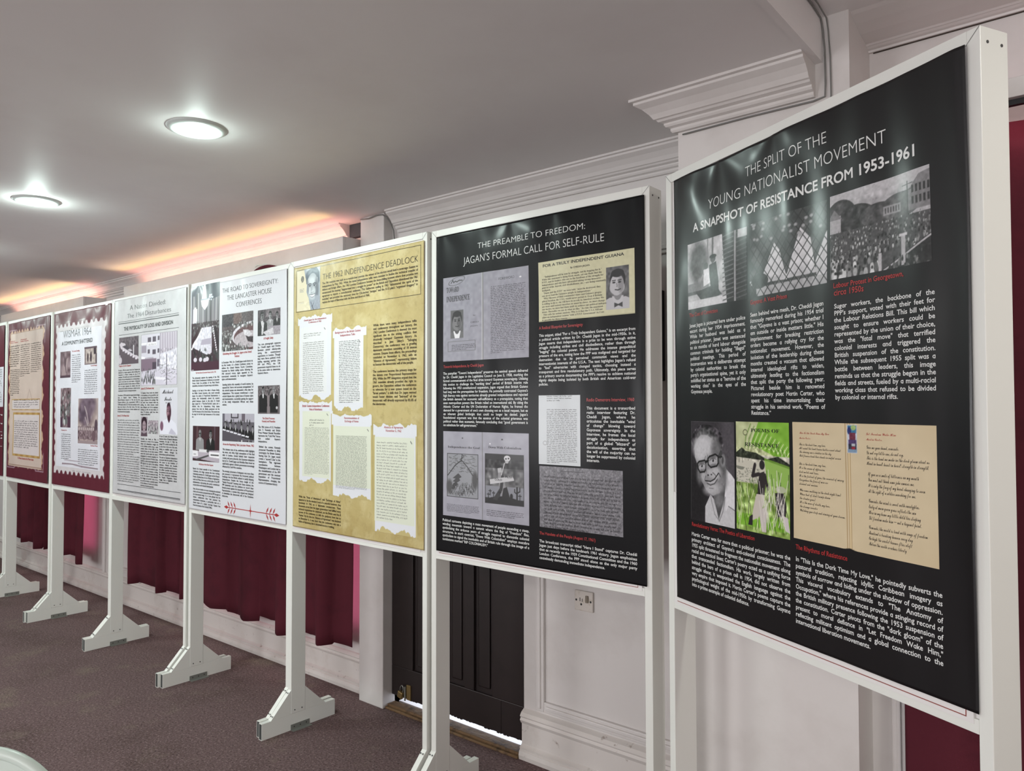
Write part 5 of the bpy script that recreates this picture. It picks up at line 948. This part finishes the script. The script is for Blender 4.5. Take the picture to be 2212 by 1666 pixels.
# ------------------------------------------------------------------ posters
#         u0     u1     z0     z1     base colour         mottling                                              wave  label
SHEETS = [(.030, .972, .985, 2.240, hexc(92, 36, 48), None, 1.0, 'maroon poster of which only the right edge shows, at the left edge'),
          (.030, .968, .985, 2.244, hexc(92, 36, 48), None, 1.0, 'maroon poster showing a torn parchment page, second from the left'),
          (.016, .980, .988, 2.246, hexc(92, 36, 48), None, 1.15, 'maroon poster headed WISMAR 1964 with a white stamp shaped page'),
          (.048, .990, .994, 2.252, hexc(198, 196, 198), [(3.0, .45, .75, hexc(178, 175, 178)), (26, .5, .8, hexc(188, 185, 187))], .8, 'pale grey newspaper style poster headed A Nation Divided'),
          (.006, .973, .975, 2.241, hexc(212, 212, 217), None, .8, 'white poster headed THE ROAD TO SOVEREIGNTY with a red arrow ornament'),
          (.040, .977, .980, 2.231, hexc(190, 172, 118), [(2.6, .48, .72, hexc(164, 142, 86)), (9, .48, .72, hexc(204, 190, 142)), (34, .54, .78, hexc(166, 146, 94))], .6, 'yellowed parchment poster headed THE 1962 INDEPENDENCE DEADLOCK'),
          (.0365, .984, .985, 2.237, hexc(14, 14, 16), None, 1.0, 'black poster headed THE PREAMBLE TO FREEDOM in front of the dark door'),
          (.048, .9765, .9905, 2.2375, hexc(10, 9, 12), None, 1.5, 'large black poster headed THE SPLIT OF THE YOUNG NATIONALIST MOVEMENT')]
TAPES = [(.1, .5, .9), (.08, .3, .6, .93), (.05, .36, .72, .95), (.05, .5, .95), (.1, .95), (.06, .95), (.04, .40, .62, .96), (.03, .22, .46)]
def sheet_fn(i):
    u0, u1, z0, z1 = SHEETS[i][:4]; A = .0016*SHEETS[i][6]; r = np.random.RandomState(20+i); ph = r.uniform(0, 6.28, 8)
    def f(u, z):
        x = (u-u0)/(u1-u0); y = (z-z0)/(z1-z0)
        wv = np.sin(6.283*(2.3*x+.55*y)+ph[0]+.8*np.sin(3.1*y+ph[1]))+.6*np.sin(6.283*(4.6*x-.8*y)+ph[2]+.6*np.sin(5*y+ph[3]))+.32*np.sin(6.283*(8.1*x+1.1*y)+ph[4]+np.sin(4*y+ph[7]))
        h = A*wv*(.25+.9*np.clip(y, 0, 1)**1.6)+A*.55*np.sin(6.283*(.6*x+1.7*y)+ph[5])
        for k, t in enumerate(TAPES[i]):               # creases fanning out from where the sheet is taped to the rail
            dx, dy = (x-t)*.95, (1-y)*1.25+.015; d = np.hypot(dx, dy); a = np.arctan2(dx, dy)
            h = h+A*1.5*np.exp(-d/.22)*np.clip(d/.12, 0, 1)*np.sin(a*4.2+k*1.7+ph[6])
        e = np.clip((x-.93)/.07, 0, 1)**2              # right edge curls a little
        return .0045+h*np.clip(np.minimum(x, 1-x)/.03+.3, 0, 1)+e*.003*(1+np.sin(9*y+ph[1]))*.6
    return f
def lay(f, U, Z, off):
    """points and shading normals of something printed on a sheet"""
    e = .002; h = f(U, Z); hu = (f(U+e, Z)-f(U-e, Z))/(2*e); hz = (f(U, Z+e)-f(U, Z-e))/(2*e)
    n = np.stack([-hu, -np.ones_like(h), -hz], -1); n /= np.linalg.norm(n, axis=-1, keepdims=True)
    return np.stack([U, -(h+off), Z], -1).reshape(-1, 3), n.reshape(-1, 3)
def grid_faces(nh, nw):
    ix = np.arange(nh*nw).reshape(nh, nw)
    return np.stack([ix[1:, :-1], ix[1:, 1:], ix[:-1, 1:], ix[:-1, :-1]], -1).reshape(-1, 4)
def strip(u0, z0, u1, z1, wd, n=40):
    """thin straight line as quads in the plane of the sheet"""
    t = np.linspace(0, 1, n+1); dx, dz = u1-u0, z1-z0; L = math.hypot(dx, dz); nx, nz = -dz/L*wd/2, dx/L*wd/2
    a = np.stack([u0+dx*t-nx, z0+dz*t-nz], 1); b = np.stack([u0+dx*t+nx, z0+dz*t+nz], 1)
    V = np.concatenate([a, b]); k = np.arange(n)
    return V, np.stack([k, k+1, k+n+2, k+n+1], 1)
def merge(parts):
    V = []; F = []; o = 0
    for v, f in parts: V.append(v); F.append(np.asarray(f)+o); o += len(v)
    return np.concatenate(V), F
NOISE_CELL = [.006, .0045, .0036, .0028, .0022, .0018, .0014, .0013]
def poster(i):
    ox, oy, th = STANDS[i]; u0, u1, z0, z1, col, mott, wave, lab = SHEETS[i]; f = sheet_fn(i)
    m = mat('printed_vinyl', col, 0.40, spec=0.12 if i == 6 else 0.34, noise=mott, bump=(9, .06, .01), coat=0.15 if i == 6 else 0.42 if i == 7 else 0.1)
    nw, nh = 150, 190
    U, Z = np.meshgrid(np.linspace(u0, u1, nw), np.linspace(z1, z0, nh))
    V, N = lay(f, U, Z, 0.0)
    root = obj('exhibition_poster', mesh_np('exhibition_poster', V, [grid_faces(nh, nw)]), m)
    md = root.modifiers.new('sheet', 'SOLIDIFY'); md.thickness = 0.0006; md.offset = -1
    root.location = (ox, oy, 0); root.rotation_euler = (0, 0, th)
    tag(root, lab, 'poster', 'exhibition posters in a row')
    def flat(name, V2, F, ink, off):
        P, n = lay(f, V2[:, 0], V2[:, 1], off)
        return obj(name, mesh_np(name, P, F, normals=n), 'ink_'+ink, root)
    def picture(name, a, b, c, d, arr, off, lbl=None):
        h, w_ = arr.shape[:2]
        # one vertex per painted cell, stretched to the true edges
        U, Z = np.meshgrid(np.linspace(a, b, w_), np.linspace(d, c, h))
        P, n = lay(f, U, Z, off)
        o = obj(name, mesh_np(name, P, [grid_faces(h, w_)], ink=srgb(arr).reshape(-1, 3), normals=n), 'photo', root)
        if lbl: o['label'] = lbl
        return o
    mar = [92/255, 36/255, 48/255]
    for q in POSTERS[i]['p']:
        kind, a, b, c, d = q; wd, ht = b-a, d-c
        if kind == 'frame':
            flat('ruled_border', *merge([strip(a, c, b, c, .0022), strip(a, d, b, d, .0022), strip(a, c, a, d, .0022), strip(b, c, b, d, .0022)]), 'b', .0006)
        elif kind == 'rule':
            flat('ruled_line', *merge([strip(a, (c+d)/2, b, (c+d)/2, max(.002, d-c))]), 'd', .0006)
        elif kind == 'arrow':
            zc = (c+d)/2; L = b-a; parts = [strip(a+.03, zc, b-.03, zc, .004)]
            def leaf(x, z, dx, dz, w2):
                n_ = np.array([-dz, dx])/math.hypot(dx, dz)*w2; p0 = np.array([x, z]); p1 = p0+np.array([dx, dz])
                return np.array([p0, p0*.5+p1*.5-n_, p1, p0*.5+p1*.5+n_]), [(0, 1, 2, 3)]
            for s_, xe in ((1, a), (-1, b)):
                parts.append(leaf(xe+s_*.052, zc, -s_*.05, 0, .009))
                for k in range(3):
                    x = xe+s_*(.062+.03*k)
                    for e in (-1, 1): parts.append(leaf(x, zc, -s_*.024, e*.034, .0055))
            parts.append((np.array([(a+L/2-.024, zc), (a+L/2, zc-.005), (a+L/2+.024, zc), (a+L/2, zc+.005)]), [(0, 1, 2, 3)])); parts.append((np.array([(a+L/2-.005, zc), (a+L/2, zc-.036), (a+L/2+.005, zc), (a+L/2, zc+.036)]), [(0, 1, 2, 3)]))
            flat('arrow_ornament', *merge(parts), 'r', .0006)
        elif kind == 'stamp':
            p = Pic(wd, ht, .0045, mar, 5); p.rect(.035, .015, .965, .985, [.80, .77, .78]); p.noise(.012, 30, (p.x > .05)*(p.x < .95)*1.0)
            for k in range(11): x = .10+k*.083; p.ell(x, .012, .026, .024, mar); p.ell(x, .988, .026, .024, mar)
            for k in range(13): y = .085+k*.070; p.ell(.022, y, .030, .022, mar); p.ell(.978, y, .030, .022, mar)
            page(p, .12, .055, .3, .07, 1, .6, 2, 6); page(p, .34, .05, .7, .058, 1, .55, 2, 16); page(p, .4, .955, .75, .963, 1, .5, 2, 16); p.noise(.02, 60, ((p.x > .88)*(p.x < .95))*1.0)
            picture('stamp_shaped_page', a, b, c, d, np.clip(p.a, 0.02, 1), .0003)
        elif kind == 'sheetwhite':
            p = Pic(wd, ht, .006, [.84, .83, .86], 6); p.noise(.012, 14); p.noise(.03, 60, (p.r.rand(p.h, p.w) > .97)*1.0)
            if i == 2: p.line([(.15, .975), (.4, .972), (.6, .982), (.95, .985)], .006, [.36, .22, .26]); p.line([(.2, .945), (.55, .95)], .003, [.5, .4, .44])
            if i == 0: page(p, .1, .05, .95, .95, 16, .5, 3, 30)
            picture('printed_page', a, b, c, d, p.a, .0006)
        elif kind == 'parch':
            p = Pic(wd, ht, .005, mar, 8); r = random.Random(9); pts = []
            for k in range(61): t = k/60; pts.append((t*.94+.03, .02+.012*math.sin(k*1.3)+r.uniform(0, .014)))
            for k in range(61): t = k/60; pts.append((.955+.02*math.sin(k*.7)+r.uniform(-.012, .012), .03+t*.93))
            for k in range(61): t = k/60; pts.append((.97-t*.94, .965+.012*math.sin(k*1.1)+r.uniform(-.014, .01)))
            for k in range(61): t = k/60; pts.append((.035+.012*math.sin(k*.9)+r.uniform(-.01, .012), .96-t*.93))
            p.poly(pts, [.76, .63, .53]); p.noise(.02, 20); g = [.66, .55, .60]
            for x0_, y0_, sx, sy in ((.012, .985, 1, -1), (.988, .985, -1, -1), (.988, .015, -1, 1), (.012, .015, 1, 1)):
                p.line([(x0_, y0_+sy*.12), (x0_, y0_), (x0_+sx*.2, y0_), (x0_+sx*.25, y0_+sy*.035)], .006, g); p.line([(x0_+sx*.06, y0_+sy*.11), (x0_+sx*.06, y0_+sy*.045), (x0_+sx*.17, y0_+sy*.045), (x0_+sx*.2, y0_)], .005, g)
            picture('torn_parchment', a, b, c, d, np.clip(p.a, .02, 1), .0003)
        elif kind == 'parchinner':
            p = Pic(wd, ht, .006, [.78, .70, .66], 10); p.noise(.012, 12); p.rect(0, 0, 1, .004, [.5, .36, .28]); p.rect(0, .985, 1, .99, [.5, .36, .28]); p.line([(.55, .5), (.62, .43), (.7, .5)], .01, [.70, .62, .58])
            picture('printed_page', a, b, c, d, p.a, .0005)
        elif kind in ('goldbox', 'goldbox2'):
            p = Pic(wd, ht, .004, [.66, .50, .28], 12); bw = .014 if kind == 'goldbox' else .03; ba = bw*wd/ht
            for k in range(5): p.rect(k/5, 0, k/5+.1, 1, [.80, .68, .42], .5)
            p.rect(bw, ba, 1-bw, 1-ba, [.82, .77, .77])
            picture('gold_framed_text_panel', a, b, c, d, p.a, .0007)
        else:
            arr = paint(kind, wd, ht, NOISE_CELL[i])
            nm = {'cover': 'book_cover_print', 'openbook': 'open_book_print', 'doc': 'typed_page_print', 'letter': 'typed_letter_print', 'foreword': 'pamphlet_print', 'clip': 'newspaper_clipping_print', 'cartoons': 'cartoon_page_print', 'ivory': 'report_cover_print', 'fordecard': 'portrait_card_print'}.get(kind, 'torn_document_print' if kind.startswith('torn') else 'printed_photo')
            picture(nm, a, b, c, d, arr, {'ivory': .0003, 'youngjagan': .0005, 'torn1': .0003, 'torn2': .0005, 'torn3': .0004, 'torn4': .0006, 'torn5': .0007}.get(kind, .0003 if i != 2 else .0008))
    for q in POSTERS[i]['t']:
        style, ink, a, b, z, pitch, al, txt = q; V = []; F = []; wd = b-a
        if style == 'greek':
            n, ln = (int(v) for v in txt.split('x')); r = random.Random(len(txt)*7+int(z*999))
            for k in range(n): typed(V, F, a, b, z-k*pitch, ln, pitch*.62, r, k == n-1)
        else:
            G, cap = glyphs(style); lines = txt.split('/')
            if al == 'F':
                nw_ = text_width(G, txt)
                if pitch > 0: size = pitch/cap; sx = wd/(nw_*size)
                else: sx = .86; size = wd/(nw_*sx)
                set_line(G, txt, a, z, size, sx, G[' '][2]*size*sx, V, F)
            else:
                size = pitch*{'serif': .62, 'script': .80}.get(style, .66)/cap if style != 'serif' else pitch*.92
                if style == 'script': size = pitch*1.02
                mx = max(text_width(G, s_) for s_ in lines); sx = wd/(mx*size)
                if al == 'J': sx *= .985
                for k, s_ in enumerate(lines):
                    s_ = s_.rstrip(); zz = z-k*pitch; nat = text_width(G, s_)*size*sx; sp = G[' '][2]*size*sx; x = a
                    if al == 'C': x = a+(wd-nat)/2
                    if al == 'J' and k < len(lines)-1 and s_.count(' ') and nat > .5*wd: sp += (wd-nat)/s_.count(' ')
                    set_line(G, s_, x, zz, size, sx, sp, V, F)
        if not V: continue
        V2 = np.concatenate(V); by = {}
        for t in F: by.setdefault(len(t), []).append(t)
        big = al == 'F' and pitch > .012
        flat('title_lettering' if big else ('caption_lettering' if ink == 'r' or al == 'F' else 'body_lettering'), V2, [np.array(v) for v in by.values()], ink, .0006 if i > 5 else .0010)
for i in range(8): poster(i)

# ------------------------------------------------------------------ small things on the wall, the door and the floor
t = thing('wall_socket', 'white square power socket with a switch, low on the wall right of the dark door', 'socket', (6.421, 0.51, 0.739))
obj('socket_plate', box(-0.046, 0.046, -0.011, 0.0, -0.042, 0.042, 0.004), 'plate', t)
bm = BM()
for x, z in ((-.036, .002), (.036, .002), (-.011, -.014)): add_cyl(bm, (x, -0.0118, z), 0.0046, 0.001, 'y', 12)
add_box(bm, -.0185, -.0155, -.0118, -.0108, -.002, .013); add_box(bm, -.0070, -.0045, -.0118, -.0108, -.003, .010)
obj('socket_hole', bm, 'black', t)
obj('rocker_switch', box(0.012, 0.026, -0.017, -0.010, -0.004, 0.026, 0.002), 'switch', t)
t = thing('padlock', 'old brass padlock hanging at the bottom left of the dark door', 'padlock', (5.293, 0.494, 0.066))
obj('lock_body', box(-0.017, 0.017, -0.010, 0.008, 0.0, 0.036, 0.004), 'brass', t)
bm = BM(); add_tube(bm, [(-0.011, 0, 0.034), (-0.011, 0, 0.055), (-0.006, 0, 0.066), (0.0, 0, 0.070), (0.006, 0, 0.066), (0.011, 0, 0.055), (0.011, 0, 0.034)], 0.0028, 8)
obj('shackle', bm, 'zinc', t, True); t.rotation_euler = (0.05, 0.28, 0.0)
t = thing('bolt_plate', 'worn brass bolt plate on the dark door beside the padlock', 'bolt', (5.345, 0.508, 0.062))
obj('plate', box(-0.015, 0.015, -0.006, 0.002, 0, 0.075, 0.001), 'brass', t)
bm = BM(); add_cyl(bm, (-0.022, -0.009, -0.005), 0.005, 0.07, 'z', 12); obj('bolt', bm, 'zinc', t)
bm = BM(); add_box(bm, 6.755, 6.805, 0.452, 0.5095, 1.655, 2.01, 0.004)  # plain black box, use unknown
tag(obj('wall_box', bm, 'black'), 'black upright box on the wall, glimpsed between the two black posters', 'wall box')
# cables
bm = BM()
add_tube(bm, [(7.533, -1.6, 2.693), (7.533, -0.5, 2.692), (7.532, 0.02, 2.694), (7.530, 0.105, 2.688), (7.530, 0.122, 2.66), (7.534, 0.124, 2.60), (7.535, 0.124, 2.5), (7.533, 0.124, 2.462), (7.50, 0.122, 2.456), (7.3, 0.122, 2.458), (7.08, 0.122, 2.455)], 0.0026, 8)
tag(obj('cable', bm, 'cable', None, True), 'cable running down the pier corner and along under its cornice', 'cable', 'painted over cables at the pier')
bm = BM()
add_tube(bm, [(7.546, -1.6, 2.694), (7.546, -0.5, 2.693), (7.545, 0.03, 2.695), (7.544, 0.112, 2.686), (7.545, 0.124, 2.65), (7.549, 0.125, 2.58), (7.550, 0.125, 2.47), (7.548, 0.125, 2.30)], 0.0022, 8)
tag(obj('cable', bm, 'cable', None, True), 'second thinner cable straight down the pier corner, right of the other', 'cable', 'painted over cables at the pier')
bm = BM()
add_tube(bm, [(5.03, 0.440, 2.562), (5.10, 0.438, 2.556), (5.16, 0.438, 2.563), (5.205, 0.442, 2.560), (5.228, 0.452, 2.545), (5.235, 0.47, 2.52), (5.240, 0.49, 2.48), (5.243, 0.497, 2.40)], 0.0035, 8)
tag(obj('cable', bm, 'cable', None, True), 'thin cable looped round the top of the column left of the door', 'cable')
# white plastic chair whose rounded back just enters the frame at the bottom left
t = thing('plastic_chair', 'white plastic chair with a rounded back, at the bottom left corner of the picture', 'chair', (6.366, -1.607, 0), YAW)
def arch(n=28):
    p = [(-0.165, 0.0)]
    for k in range(n+1):
        a = PI-PI*k/n; p.append((0.165*math.cos(a), 0.245+0.165*math.sin(a)))
    p.append((0.165, 0.0)); return p
bm = BM(); pts = [(x, z+0.44) for x, z in arch()]
add_prism(bm, pts, 'y', -0.012, 0.012)
bmesh.ops.bevel(bm, geom=[e for e in bm.edges if abs(e.verts[0].co.y-e.verts[1].co.y) < 1e-6], offset=0.008, segments=3, affect='EDGES')
obj('backrest', bm, 'chair', t)
bm = BM(); add_tube(bm, [(x*1.0, -0.012, z+0.44) for x, z in arch()], 0.012, 8); obj('rim', bm, 'chair', t, True)
obj('seat', box(-0.2, 0.2, -0.40, 0.012, 0.415, 0.445, 0.012), 'chair', t)
for x, y in ((-.17, -.36), (.17, -.36), (-.17, -.01), (.17, -.01)):
    bm = BM(); add_cyl(bm, (x, y, 0), 0.016, 0.418, 'z', 14, 0.023); obj('leg', bm, 'chair', t)
